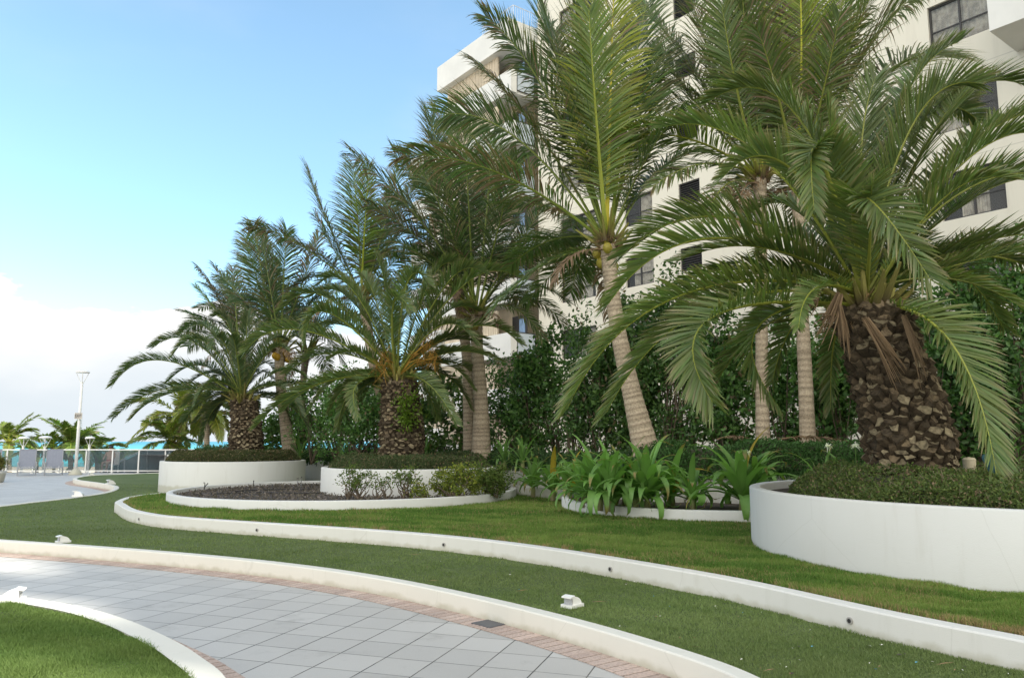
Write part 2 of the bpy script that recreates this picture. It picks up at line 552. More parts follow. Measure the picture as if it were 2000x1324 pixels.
# orientation: travelling away along the list the turf is on the right -> reverse for ribbon_wall
c1r = c1s[::-1]
kerb1 = ribbon_wall(c1r, 0.135, 0.0, 0.165)
k1 = kerb1.build('kerb_wall', M_curb1)
tag(k1, 'low cream kerb wall curving between the grey paved path and the artificial turf', 'kerb')
turf_poly = offset(c1r, 0.11) 
turf_poly = [Vector((p[0], p[1])) for p in turf_poly] + [Vector((9, 3.0)), Vector((9, 20)), Vector((6, 36))]
# order: c1r starts at the far end; closing polygon on the right side
turf_poly = [Vector((p[0], p[1])) for p in offset(c1r, 0.11)] + [Vector((14, 3.0)), Vector((14, 36))]
tag(flat_poly(turf_poly, Z_T, 'turf_ground', M_turf), kind='structure')

# upper kerb round the lawn bed; foot of its outer face at turf level
c2_px = [(2160, 1352), (2000, 1311), (1825, 1276), (1650, 1233), (1475, 1185), (1400, 1168), (1225, 1133), (1050, 1100), (875, 1075), (700, 1060), (455, 1043), (350, 1034), (297, 1028), (250, 1017), (229, 1004)]
c2 = [at(x, y, Z_T) for x, y in c2_px]
c2 += [(-8.15, 16.1), (-8.55, 17.6), (-8.3, 19.0), (-7.2, 20.5), (-5.6, 21.4), (-3.0, 22.2)]
c2s = catmull([(p[0], p[1]) for p in c2], 8)
c2s = relax(c2s, 60, 12.5)
c2r = c2s[::-1]
k2 = ribbon_wall(c2r, 0.15, 0.0, 0.335).build('kerb_wall', M_curb2)
tag(k2, 'long white kerb wall with small round drain outlets along the lawn edge', 'kerb')
lawn_poly = [Vector((p[0], p[1])) for p in offset(c2r, 0.13)] + [Vector((14, 4.0)), Vector((14, 24)), Vector((0, 24))]
tag(flat_poly(lawn_poly, Z_B, 'lawn_ground', M_lawn), kind='structure')
# drain outlets in that kerb
for (x, y) in [(273, 1014), (498, 1037), (875, 1064), (1178, 1114), (1628, 1217)]:
    p = at(x, y, Z_T + 0.07)
    i = min(range(1, len(c2s) - 1), key=lambda k: (c2s[k].x - p[0]) ** 2 + (c2s[k].y - p[1]) ** 2)
    t_ = (c2s[i + 1] - c2s[i - 1]).normalized()
    nrm = Vector((-t_.y, t_.x)) if (-t_.y * -c2s[i].x + t_.x * -c2s[i].y) > 0 else Vector((t_.y, -t_.x))
    c = Vector((c2s[i].x, c2s[i].y, Z_T + 0.085))
    n3 = Vector((nrm.x, nrm.y, 0))
    m = MB()
    m.tube([c - n3 * 0.02, c + n3 * 0.012], 0.026, 14, (0.33, 0.32, 0.30))
    m.tube([c - n3 * 0.02, c + n3 * 0.0135], 0.016, 10, (0.02, 0.02, 0.02))
    m.build('drain_outlet', M_col, k2)

# island of turf at the lower left
i_px = [(-140, 1150), (0, 1163), (70, 1170), (157, 1185), (245, 1210), (332, 1248), (385, 1280), (437, 1324)]
isl = [at(x, y, 0.165) for x, y in i_px] + [(-1.4, 4.1), (-1.25, 3.2), (-1.3, 2.0)]
isls = catmull(isl, 8)
# outer face is away from the camera: turf lies to the right when travelling toward +X
isl_r = [Vector(p) for p in isls]
ki = ribbon_wall([Vector((p.x, p.y)) for p in isl_r][::-1][::-1], -0.15, 0.0, 0.165)
o = ki.build('kerb_wall', M_curb1)
tag(o, 'short white curved kerb round the turf island at the lower left corner', 'kerb')
isl_poly = [Vector((p[0], p[1])) for p in offset(isl_r, -0.13)] + [Vector((-9, 2.0))]
tag(flat_poly(isl_poly, Z_T, 'island_turf_ground', M_turf), kind='structure')

# pink brick borders beside the kerbs (one sheet 4 mm above the paving, bricks as geometry)
def brick_border(line, width, side, name):
    pts = [Vector((p[0], p[1])) for p in line]
    # resample at brick pitch
    pitch = 0.098
    outp = [pts[0]]
    acc = 0
    for a, b in zip(pts[:-1], pts[1:]):
        L = (b - a).length
        if L < 1e-6: continue
        s = pitch - acc
        while s <= L:
            outp.append(a + (b - a) * (s / L)); s += pitch
        acc = (acc + L) % pitch
    off = offset(outp, side * width)
    inn = offset(outp, -side * 0.0)
    m = MB()
    rr = random.Random(3)
    for i in range(len(outp) - 1):
        a, b = inn[i], inn[i + 1]
        d, c = off[i], off[i + 1]
        g = 0.06
        A = a.lerp(b, g); B = b.lerp(a, g); C = c.lerp(d, g); D = d.lerp(c, g)
        k = rr.uniform(0.82, 1.12)
        w_ = rr.random() * 0.25
        col = tuple(k * x for x in (0.54 * (1 - w_) + 0.52 * w_, 0.41 * (1 - w_) + 0.46 * w_, 0.345 * (1 - w_) + 0.41 * w_))
        z = 0.007 + rr.uniform(-0.001, 0.001)
        e = 0.004
        vs = [(q.x, q.y, 0.002) for q in (A, B, C, D)] + [(q.x, q.y, z) for q in (A.lerp(C, e), B.lerp(D, e), C.lerp(A, e), D.lerp(B, e))]
        fs = [(4, 5, 6, 7), (0, 1, 5, 4), (1, 2, 6, 5), (2, 3, 7, 6), (3, 0, 4, 7)]
        if side > 0: fs = [f for f in fs]
        m.add(vs, fs, col)
    o = m.build(name, M_brick)
    tag(o, kind='structure')
    # bedding sheet
    mm = MB()
    vs = [(p.x, p.y, 0.004) for p in inn] + [(p.x, p.y, 0.004) for p in off]
    n = len(inn)
    mm.add(vs, [(i, i + 1, n + i + 1, n + i) for i in range(n - 1)], (0.10, 0.095, 0.08))
    tag(mm.build('brick_bedding', M_col), kind='structure')
M_brick = colmat('pink_brick', 0.8, 0, 0.3, 0.35, 60, 0.5)
brick_border(c1s, 0.25, 1, 'brick_border')
brick_border(isls[3:], 0.28, 1, 'brick_border')
# square iron drain cover set in the border
p = at(957, 1219, 0)
m = MB(); ang = math.atan2(-0.66, 0.62)
m.box((p[0], p[1], 0.006), (0.24, 0.22, 0.012), ang, (0.10, 0.10, 0.105))
for k in range(-4, 5):
    q = (p[0] + math.cos(ang) * k * 0.024, p[1] + math.sin(ang) * k * 0.024)
    m.box((q[0], q[1], 0.0135), (0.009, 0.18, 0.003), ang, (0.16, 0.16, 0.165))
tag(m.build('drain_cover', M_col), 'small square dark grey drain cover set in the pink brick border', 'drain cover')

# ------------------------------------------------------------------ planters
def circle(c, r, n=96): return [Vector((c[0] + r * math.cos(2 * math.pi * k / n), c[1] + r * math.sin(2 * math.pi * k / n))) for k in range(n)]
def planter(name, c, r, z0, z1, label, wall=0.13, soil=None, mat=M_planter, matsoil=M_soil):
    t = thing(name, label, 'planter', (c[0], c[1], z0))
    ribbon_wall(circle(c, r), wall, z0 - 0.1, z1, True, 0.014).build('wall', mat, t, True)
    flat_poly(circle(c, r - wall + 0.02), soil if soil is not None else z1 - 0.1, 'soil', matsoil, t)
    # flat shading for crisp rim
    return t
PB = ((5.95, 8.85), 3.12, 1.0)
PM = ((-2.35, 18.05), 2.02, 0.975)
PL = ((-8.2, 23.0), 2.03, 1.0)
RING = ((-3.7, 17.75), 3.8, 0.5)
CRB = ((3.72, 14.72), 2.78, 0.50)
planter('round_planter', PB[0], PB[1], Z_B, PB[2], 'large round white planter at the right edge holding the biggest palm')
planter('round_planter', PM[0], PM[1], Z_B, PM[2], 'round white planter in the middle standing inside a low ring bed')
planter('round_planter', PL[0], PL[1], 0.14, PL[2], 'round white planter farthest to the left under a dark spreading palm')
M_mulch = plain('mulch', (0.060, 0.050, 0.045), 0.95, var=0.6, scale=30, bmp=1.0, bscale=60)
planter('low_ring_bed', RING[0], RING[1], Z_B, RING[2], 'wide low white ring bed filled with dark mulch', 0.13, 0.42, M_planter, M_mulch)
planter('low_ring_bed', CRB[0], CRB[1], Z_B, CRB[2], 'low white curved bed of strap-leaved lilies beside the big planter', 0.13, 0.44)

# garden wall behind and raised soil
gw = [(-16, 36), (-11.5, 30), (-7.0, 25.6), (-4.6, 23.0), (-2.6, 21.3), (-0.9, 19.9), (0.5, 18.4), (1.35, 16.8), (2.0, 15.3), (2.9, 14.45), (3.5, 14.5), (4.1, 14.1), (5.2, 13.9), (6.8, 14.0), (9.5, 13.6), (14, 10.5), (17, 6)]
gws = catmull(gw, 8)
gwo = ribbon_wall([Vector((p.x, p.y)) for p in gws], 0.14, 0.1, 0.95).build('garden_wall', M_wallp)
tag(gwo, 'low white wavy garden wall behind the planters, overhung by hedge', 'wall')
soil_poly = [Vector((p[0], p[1])) for p in offset(gws, 0.12)] + [Vector((30, 6)), Vector((30, 20)), Vector((-12, 52)), Vector((-20, 40))]
tag(flat_poly(soil_poly, 0.88, 'soil_ground', M_soil), kind='structure')
lc = catmull([(-0.05, 18.6), (0.3, 17.7), (0.85, 16.8), (1.3, 15.9), (1.45, 15.5)], 8)
lco = ribbon_wall([Vector((p.x, p.y)) for p in lc], 0.13, 0.2, 0.54).build('kerb_wall', M_wallp)
tag(lco, 'short low white kerb between the ring bed and the lilies', 'kerb')

# ------------------------------------------------------------------ building
FD = Vector((-0.605, 0.796, 0)).normalized()
FN = Vector((0.796, 0.605, 0)).normalized()      # into the building
def q(c, t, z=0): 
    v = FN * c + FD * t
    return Vector((v.x, v.y, z))
def t_of(px, c):
    k = (px - 1000) / 1500.0 / 1.0045
    # X/Y along a ray near eye height; tilt corrected by the caller through py
    A = FN * c
    return (A.x - k * A.y) / (k * FD.y - FD.x)
def t_px(px, py, c):
    d = ray(px, py); k = d.x / d.y
    A = FN * c
    return (A.x - k * A.y) / (k * FD.y - FD.x)
ROT = math.atan2(FD.y, FD.x)
def fbox(m, c0, c1_, t0, t1, z0, z1, col=(1, 1, 1)):
    vs = []
    for z in (z0, z1):
        for (c, t) in ((c0, t0), (c1_, t0), (c1_, t1), (c0, t1)):
            vs.append(tuple(q(c, t, z)))
    m.add(vs, [(0, 1, 2, 3), (7, 6, 5, 4), (0, 4, 5, 1), (1, 5, 6, 2), (2, 6, 7, 3), (3, 7, 4, 0)], col)
bld = thing('apartment_building', 'tall cream apartment building with louvred openings and balconies behind the palms', 'building', tuple(q(30, 20, 0)))
TA0, TA1 = -2.0, t_px(1052, 500, 26)         # main visible slab
FL = 2.95
Z0F = 9.45
# ---- openings of the main facade (t centre, half width, z list, kind)
openings = []
def rng_px(xa, xb, py, c=26.0):
    a, b = t_px(xa, py, c), t_px(xb, py, c)
    return (min(a, b), max(a, b))
zc = [Z0F + FL * k for k in range(-3, 8)]
louv = rng_px(1329, 1371, 500)
wL = rng_px(1097, 1165, 635)
wM = rng_px(1222, 1277, 525)
wR = rng_px(1835, 1962, 340)
wR2 = (-0.6, 2.4)
for z in zc:
    if z < 1.5: continue
    openings.append((*louv, z - 0.53, z + 0.53, 'louvre'))
    openings.append((*wL, z - 0.75, z + 0.75, 'window'))
    openings.append((*wM, z - 0.70, z + 0.70, 'window'))
    openings.append((*wR, z - 0.78, z + 0.78, 'window'))
ts = sorted({TA0, TA1} | {o[0] for o in openings} | {o[1] for o in openings})
ztop = 31.0
mw = MB()
for a, b in zip(ts[:-1], ts[1:]):
    ops = sorted([o for o in openings if o[0] <= a + 1e-6 and o[1] >= b - 1e-6], key=lambda o: o[2])
    z = 0.0
    for o in ops + [None]:
        z1 = o[2] if o else ztop
        if z1 > z + 1e-4:
            mw.add([tuple(q(26, a, z)), tuple(q(26, b, z)), tuple(q(26, b, z1)), tuple(q(26, a, z1))], [(0, 1, 2, 3)])
        if o: z = o[3]
RV = 0.26
for o in openings:
    a, b, z0, z1 = o[:4]
    for (pa, pb) in (((a, z0), (b, z0)), ((b, z0), (b, z1)), ((b, z1), (a, z1)), ((a, z1), (a, z0))):
        mw.add([tuple(q(26, pa[0], pa[1])), tuple(q(26, pb[0], pb[1])), tuple(q(26 + RV, pb[0], pb[1])), tuple(q(26 + RV, pa[0], pa[1]))], [(0, 3, 2, 1)])
# roof, back and ends
for vs in ([q(26, TA0, ztop), q(26, TA1, ztop), q(40, TA1, ztop), q(40, TA0, ztop)],
           [q(26, TA1, 0), q(40, TA1, 0), q(40, TA1, ztop), q(26, TA1, ztop)],
           [q(40, TA0, 0), q(40, TA1, 0), q(40, TA1, ztop), q(40, TA0, ztop)]):
    mw.add([tuple(v) for v in vs], [(0, 1, 2, 3)])
mw.build('wall', M_facade, bld)
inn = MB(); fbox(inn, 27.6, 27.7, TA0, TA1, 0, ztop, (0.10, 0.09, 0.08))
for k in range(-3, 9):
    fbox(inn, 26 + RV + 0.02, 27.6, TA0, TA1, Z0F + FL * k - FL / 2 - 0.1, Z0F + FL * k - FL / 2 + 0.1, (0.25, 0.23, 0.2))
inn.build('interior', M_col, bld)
rr = random.Random(5)
nw = 0
for o in openings:
    a, b, z0, z1, kind = o
    if z0 > 26: continue
    if kind == 'louvre':
        m = MB()
        fbox(m, 26.05, 26.25, a, a + 0.06, z0, z1); fbox(m, 26.05, 26.25, b - 0.06, b, z0, z1)
        fbox(m, 26.05, 26.25, a + 0.06, b - 0.06, z0, z0 + 0.05); fbox(m, 26.05, 26.25, a + 0.06, b - 0.06, z1 - 0.05, z1)
        fbox(m, 26.22, 26.25, a + 0.06, b - 0.06, z0 + 0.05, z1 - 0.05)
        ns = 9
        for k in range(ns):
            zz = z0 + 0.08 + (z1 - z0 - 0.13) * k / ns
            vs = [q(26.07, a + .06, zz), q(26.07, b - .06, zz), q(26.2, b - .06, zz + 0.09), q(26.2, a + .06, zz + 0.09)]
            vs += [v + Vector((0, 0, 0.018)) for v in vs]
            m.add([tuple(v) for v in vs], [(3, 2, 1, 0), (4, 5, 6, 7), (0, 1, 5, 4), (2, 3, 7, 6)])
        m.build('louvre', M_louvre, bld)
    else:
        m = MB()
        fr = 0.06
        fbox(m, 26.10, 26.18, a, a + fr, z0, z1); fbox(m, 26.10, 26.18, b - fr, b, z0, z1)
        fbox(m, 26.10, 26.18, a + fr, b - fr, z0, z0 + fr); fbox(m, 26.10, 26.18, a + fr, b - fr, z1 - fr, z1)
        mid = (a + b) / 2
        fbox(m, 26.11, 26.17, mid - 0.03, mid + 0.03, z0 + fr, z1 - fr)
        zz = z0 + (z1 - z0) * 0.42
        fbox(m, 26.115, 26.165, a + fr, mid - 0.03, zz - 0.02, zz + 0.02)
        fbox(m, 26.115, 26.165, mid + 0.03, b - fr, zz - 0.02, zz + 0.02)
        wnd = m.build('window', M_frame, bld)
        g = MB(); fbox(g, 26.138, 26.144, a + fr * .5, b - fr * .5, z0 + fr * .5, z1 - fr * .5)
        g.build('pane', M_wglass, wnd)
        cu = MB()
        # pleated curtain
        n = 40
        t0c, t1c = a + 0.05, b - 0.05
        if rr.random() < 0.4: t1c = a + (b - a) * rr.uniform(0.4, 0.8)
        if rr.random() < 0.3: t0c = a + (b - a) * rr.uniform(0.1, 0.4)
        vs = []
        for i in range(n + 1):
            tt = t0c + (t1c - t0c) * i / n
            cc_ = 26.215 + 0.03 * math.sin(i * 1.7)
            vs += [tuple(q(cc_, tt, z0 - .05)), tuple(q(cc_, tt, z1 + .05))]
        cu.add(vs, [(2 * i, 2 * i + 2, 2 * i + 3, 2 * i + 1) for i in range(n)])
        cu.build('curtain', M_curtain, wnd)
# ---- projecting block with corner balconies (left)
CB = 24.3
TB0 = t_px(998, 600, CB)
TB1 = t_px(868, 200, CB)
TC1 = t_px(806, 330, CB)
def zat(px, py, c):
    t_ = t_px(px, py, c); pt = q(c, t_)
    return P(px, py, pt.y).z
ZB = zat(868, 130, CB)
ZC = zat(806, 312, CB)
core = MB()
fbox(core, CB + 1.3, 38, TB0 + 1.6, TB1, 0, ZB - 0.5)
fbox(core, CB + 1.3, 38, TB1 + 0.002, TC1, 0, ZC - 0.4)
core.build('block_core', M_beige, bld)
b1 = MB()
k = 0
z = ZB
first = True
while z > 1.0:
    # parapet band + slab; beige panel recess below it
    h = 1.6 if first else 1.30
    ext = 0.5 if first else 0.0
    if first:
        fbox(b1, CB - 0.25, 38, TB0 - 0.0, TB1 + ext, z - h, z)
    else:
        fbox(b1, CB, CB + 0.14, TB0, TB1, z - h, z)
        fbox(b1, CB + 0.14, CB + 1.75, TB0 + 0.1, TB1, z - h, z - h + 0.2)
        fbox(b1, CB + 0.14, CB + 0.4, TB0, TB0 + 0.14, z - h, z)
    b1.build('parapet', M_white, bld); b1 = MB()
    z -= FL
    first = False
# beige corrugated screens between bands
b2 = MB()
z = ZB - 1.6
while z > 3:
    hh = FL - 1.3
    t0s = TB0 + 1.5
    n = int((TB1 - t0s) / 0.16)
    for i in range(n):
        tt = t0s + i * 0.16
        fbox(b2, CB + 0.16, CB + 0.22, tt, tt + 0.11, z - hh, z)
    fbox(b2, CB + 0.23, CB + 0.28, t0s, TB1, z - hh, z)
    z -= FL
b2.build('screen', M_beige, bld)
# balcony glass panels on the return side, with doors behind
for kk in range(8):
    z0 = ZB - 1.6 - FL * kk - FL + (FL - 1.3) - 0.02
    zt = ZB - FL * (kk + 1)
    if zt < 1.5: break
    m = MB()
    zb = zt - 1.12
    for (a_, b_) in ((CB + 0.42, CB + 0.47), (CB + 1.66, CB + 1.70)):
        fbox(m, a_, b_, TB0 + 0.02, TB0 + 0.07, zb, zt)
    fbox(m, CB + 0.42, CB + 1.70, TB0 + 0.021, TB0 + 0.069, zt, zt + 0.05)
    fbox(m, CB + 0.42, CB + 1.70, TB0 + 0.021, TB0 + 0.069, zb - 0.05, zb)
    fr_ = m.build('balcony_rail', M_frame, bld)
    g = MB(); fbox(g, CB + 0.47, CB + 1.66, TB0 + 0.04, TB0 + 0.05, zb, zt)
    g.build('panel', M_pglass, fr_)
    # door recess on the return wall
    d = MB(); zf = zt - 1.1
    fbox(d, CB + 1.24, CB + 1.28, TB0 + 0.2, TB0 + 1.5, zf, zf + 2.2)
    fbox(d, CB + 1.30, CB + 1.7, TB0 + 1.52, TB0 + 1.56, zf, zf + 2.2)
    dd = d.build('balcony_door', M_frame, bld)
    g = MB(); fbox(g, CB + 1.21, CB + 1.235, TB0 + 0.35, TB0 + 0.85, zf + 0.1, zf + 2.0)
    g.build('curtain', M_blue, dd)
# lower far block
b3 = MB()
z = ZC
first = True
while z > 1.0:
    h = 1.1 if first else 1.3
    fbox(b3, CB, CB + 0.3, TB1 + 0.02, TC1 + (0.35 if first else 0), z - h, z)
    if first: fbox(b3, CB + 0.3, 36, TB1 + 0.02, TC1 + 0.35, z - h, z - h + 0.25)
    b3.build('parapet', M_white, bld); b3 = MB()
    z -= FL; first = False
def roof_rail(c, t0, t1, z, side_c=None):
    m = MB()
    a, b = q(c, t0, z), q(c, t1, z)
    L = (b - a).length
    n = max(2, int(L / 0.16))
    for i in range(n + 1):
        p_ = a.lerp(b, i / n)
        m.tube([p_, p_ + Vector((0, 0, 1.0))], 0.012 if i % 8 else 0.025, 5)
    m.tube([a + Vector((0, 0, 1.0)), b + Vector((0, 0, 1.0))], 0.025, 6)
    m.tube([a + Vector((0, 0, 0.1)), b + Vector((0, 0, 0.1))], 0.015, 6)
    if side_c:
        a2 = q(side_c, t1 if side_c > c and t1 > t0 and False else t0, z)
        n = max(2, int((a2 - a).length / 0.16))
        for i in range(n + 1):
            p_ = a.lerp(a2, i / n)
            m.tube([p_, p_ + Vector((0, 0, 1.0))], 0.012, 5)
        m.tube([a + Vector((0, 0, 1.0)), a2 + Vector((0, 0, 1.0))], 0.025, 6)
    m.build('roof_railing', M_railw, bld)
roof_rail(CB + 0.3, TB0 + 0.2, TB0 + 3.2, ZB, CB + 3.5)
roof_rail(CB + 0.2, TB1 + 0.1, TC1 + 0.25, ZC)
# coping
# ---- projecting balcony box, upper right
tp = t_px(1986, 102, 26)
zb_ = zat(1986, 102, 26)
bb = MB(); fbox(bb, 24.0, 25.997, tp - 7, tp, zb_, zb_ + 1.5)
for kk in (1, 2, 3): fbox(bb, 24.0, 25.997, tp - 7, tp, zb_ + FL * kk, zb_ + FL * kk + 1.5)
bb.build('balcony', M_white, bld)
# ---- unseen taller wing right of and behind the camera, added to shade the foreground
tw = MB(); fbox(tw, 25.9, 44, -28, -5.5, 0, 62)
fbox(tw, 25.95, 44, -75, -28.002, 0, 43.3)  # roof height set so sun reaches the path at lower left
for kk in range(13): fbox(tw, 26.2, 26.5, -29.5 - kk * 3.6, -29.5 - kk * 3.6 + 1.3, 43.29, 48.5)  # unseen roof fins, added to break that sun into streaks
fbox(tw, 26.01, 44, -5.5, TA0, 0, 31)
fbox(tw, 24.3, 25.9, -75, -8, 3, 3.2)
for kk in range(1, 14): fbox(tw, 24.5, 25.899, -70, -12, FL * kk, FL * kk + 1.2)
tower = tw.build('shade_wing', M_facade)
tag(tower, 'unseen taller cream wing added beyond the right edge of the view to shade the foreground', 'building')

# ------------------------------------------------------------------ foliage builders
GD = np.array([0.100, 0.152, 0.048])
def frond(name, parent, p0, via, p2, kind='date', rr=None, tint=(1, 1, 1), dead=0.0, wid=1.0, twist=0.0, Lf=1.0, n=None, tipbrown=0.42, lw=1.0):
    rr = rr or random
    p0, via, p2 = Vector(p0), Vector(via), Vector(p2)
    ctrl = via * 2 - (p0 + p2) * 0.5
    L = (via - p0).length + (p2 - via).length
    out_ = p2 - p0
    h = Vector((out_.x, out_.y, 0))
    if h.length < 0.15 * L: h = Vector(((via - p0).x, (via - p0).y, 0)) + h
    if h.length < 1e-3: h = Vector((1, 0, 0))
    h.normalize()
    S0 = Vector((0, 0, 1)).cross(h)
    ns = 22
    pts, Ts = [], []
    for i in range(ns + 1):
        t = i / ns
        pts.append(p0 * (1 - t) ** 2 + ctrl * (2 * t * (1 - t)) + p2 * t * t)
        Ts.append(((ctrl - p0) * (1 - t) + (p2 - ctrl) * t).normalized())
    if kind == 'date':
        kc = min(1.0, max(0.0, 1.0 + Ts[-1].z * 1.3))
        for i in range(ns + 1):
            u_ = max(0, (i / ns - .55) / .45)
            pts[i] = pts[i] + Vector((0, 0, -0.085 * kc * L * u_ * u_))
        for i in range(ns + 1):
            Ts[i] = (pts[min(i + 1, ns)] - pts[max(i - 1, 0)]).normalized()
    V, Fc, C = [], [], []
    # rachis: a flattened tapering tube
    r0 = (0.034 if kind == 'date' else 0.038) * wid * (L / 3.6) ** 0.5
    rc = np.array([0.27, 0.30, 0.06]) * np.array(tint)
    if dead > 0.5: rc = np.array([0.25, 0.17, 0.10])
    frames = []
    for i in range(ns + 1):
        T = Ts[i]
        S = (S0 - T * S0.dot(T)).normalized()
        U = T.cross(S)
        a = twist * (i / ns)
        S2 = S * math.cos(a) + U * math.sin(a); U2 = U * math.cos(a) - S * math.sin(a)
        frames.append((S2, U2))
        r = r0 * (1 - 0.93 * (i / ns) ** 0.8)
        for k in range(5):
            th = 2 * math.pi * k / 5
            q_ = pts[i] + S2 * (math.cos(th) * r * 1.3) + U2 * (math.sin(th) * r * 0.8)
            V.append(q_[:]); C.append(rc * (0.9 if k in (3, 4) else 1.1) * (0.6 if i == 0 else 1))
    for i in range(ns):
        for k in range(5):
            k2 = (k + 1) % 5
            Fc.append((i * 5 + k, i * 5 + k2, (i + 1) * 5 + k2, (i + 1) * 5 + k))
    if kind == 'date':
        nl = n or int(46 * L)
        s0, Lm, w0, vA = 0.09, 0.46 * Lf * min(1.0, L / 3.2), 0.0128 * lw, 0.50
    else:
        nl = n or int(30 * L)
        s0, Lm, w0, vA = 0.18, 0.265 * L * Lf, 0.0165 * lw, 0.12
    cg = np.array(tint) * GD
    for i in range(nl):
        s = s0 + (1 - s0) * (i + 0.5) / nl
        s_ = s * ns
        i0 = min(int(s_), ns - 1); f = s_ - i0
        B = pts[i0].lerp(pts[i0 + 1], f)
        T = Ts[i0].lerp(Ts[i0 + 1], f).normalized()
        S = frames[i0][0].lerp(frames[i0 + 1][0], f); U = frames[i0][1].lerp(frames[i0 + 1][1], f)
        u = (s - s0) / (1 - s0)
        if kind == 'date':
            prof = min(1, 0.30 + u * 3.2) * (1 - 0.5 * u ** 3)
            A = D2R(62 - 34 * u)
            droop = 0.10
        else:
            prof = min(1, 0.45 + u * 2.2) * (1 - 0.55 * u ** 2.4)
            A = D2R(68 - 38 * u)
            droop = 0.24
        for side in (-1, 1):
            if rr.random() < (0.04 + 0.1 * dead): continue
            l = Lm * prof * rr.uniform(0.86, 1.08)
            va = vA + rr.uniform(-0.22, 0.22)
            a_ = A + rr.uniform(-0.10, 0.10)
            d = T * math.cos(a_) + (S * (side * math.cos(va)) + U * math.sin(va)) * math.sin(a_)
            d.normalize()
            wv = (T - d * T.dot(d))
            if wv.length < 1e-3: continue
            wv.normalize()
            # leaflets are folded: tilt the blade about its axis
            nn = d.cross(wv); k_ = rr.uniform(-0.5, 0.5)
            wv = (wv * math.cos(k_) + nn * math.sin(k_))
            ww = w0 * wid * rr.uniform(0.8, 1.2) * (0.7 + 0.3 * prof)
            g = Vector((0, 0, -1))
            dr = droop * rr.uniform(0.5, 1.6) + dead * 0.5
            p1 = B + d * (l * 0.4)
            d2 = (d + g * dr * 0.7).normalized()
            p2_ = p1 + d2 * (l * 0.33)
            d3 = (d2 + g * dr).normalized()
            p3 = p2_ + d3 * (l * 0.27)
            b = len(V)
            V += [(B - wv * ww * .45)[:], (B + wv * ww * .45)[:], (p1 - wv * ww)[:], (p1 + wv * ww)[:], (p2_ - wv * ww * .75)[:], (p2_ + wv * ww * .75)[:], p3[:]]
            Fc += [(b, b + 1, b + 3, b + 2), (b + 2, b + 3, b + 5, b + 4), (b + 4, b + 5, b + 6)]
            k1_ = rr.uniform(0.8, 1.25)
            c = cg * k1_ * np.array([rr.uniform(0.9, 1.2), 1, rr.uniform(0.85, 1.2)])
            if rr.random() < dead + 0.3 * dead * u: c = np.array([0.21, 0.145, 0.095]) * rr.uniform(0.6, 1.2)
            ct = c
            ce = c * 1.05
            if rr.random() < tipbrown:
                ct = np.array([0.32, 0.25, 0.15]) * rr.uniform(0.6, 1.1)
                ce = c * .6 + ct * .4
            C += [c * .9, c * .9, c, c, ce, ce, ct]
    return mesh_obj(name, V, Fc, M_leaf if dead < 0.5 else M_matte, parent, np.array(C))

def rand_frond(parent, p0, az_, el_, L, droop, kind, rr, **kw):
    d = Vector((math.cos(az_) * math.cos(el_), math.sin(az_) * math.cos(el_), math.sin(el_)))
    e2 = el_ - droop
    d2 = Vector((math.cos(az_) * math.cos(e2), math.sin(az_) * math.cos(e2), math.sin(e2)))
    ctrl = p0 + d * L * 0.55
    tip = ctrl + d2 * L * 0.5
    via = ctrl * 0.5 + (p0 + tip) * 0.25
    return frond('frond', parent, p0, via, tip, kind, rr, **kw)

def frond_px(parent, crown, entry, Y0, kind, rr, **kw):
    tx, ty, vx, vy, dY = entry[:5]
    ex = entry[5] if len(entry) > 5 else {}
    p0 = Vector(crown) + Vector((rr.uniform(-.06, .06), rr.uniform(-.06, .06), rr.uniform(-.12, .08)))
    k = dict(kw); k.update(ex)
    return frond('frond', parent, p0, P(vx, vy, Y0 + dY * 0.55), P(tx, ty, Y0 + dY), kind, rr, **k)

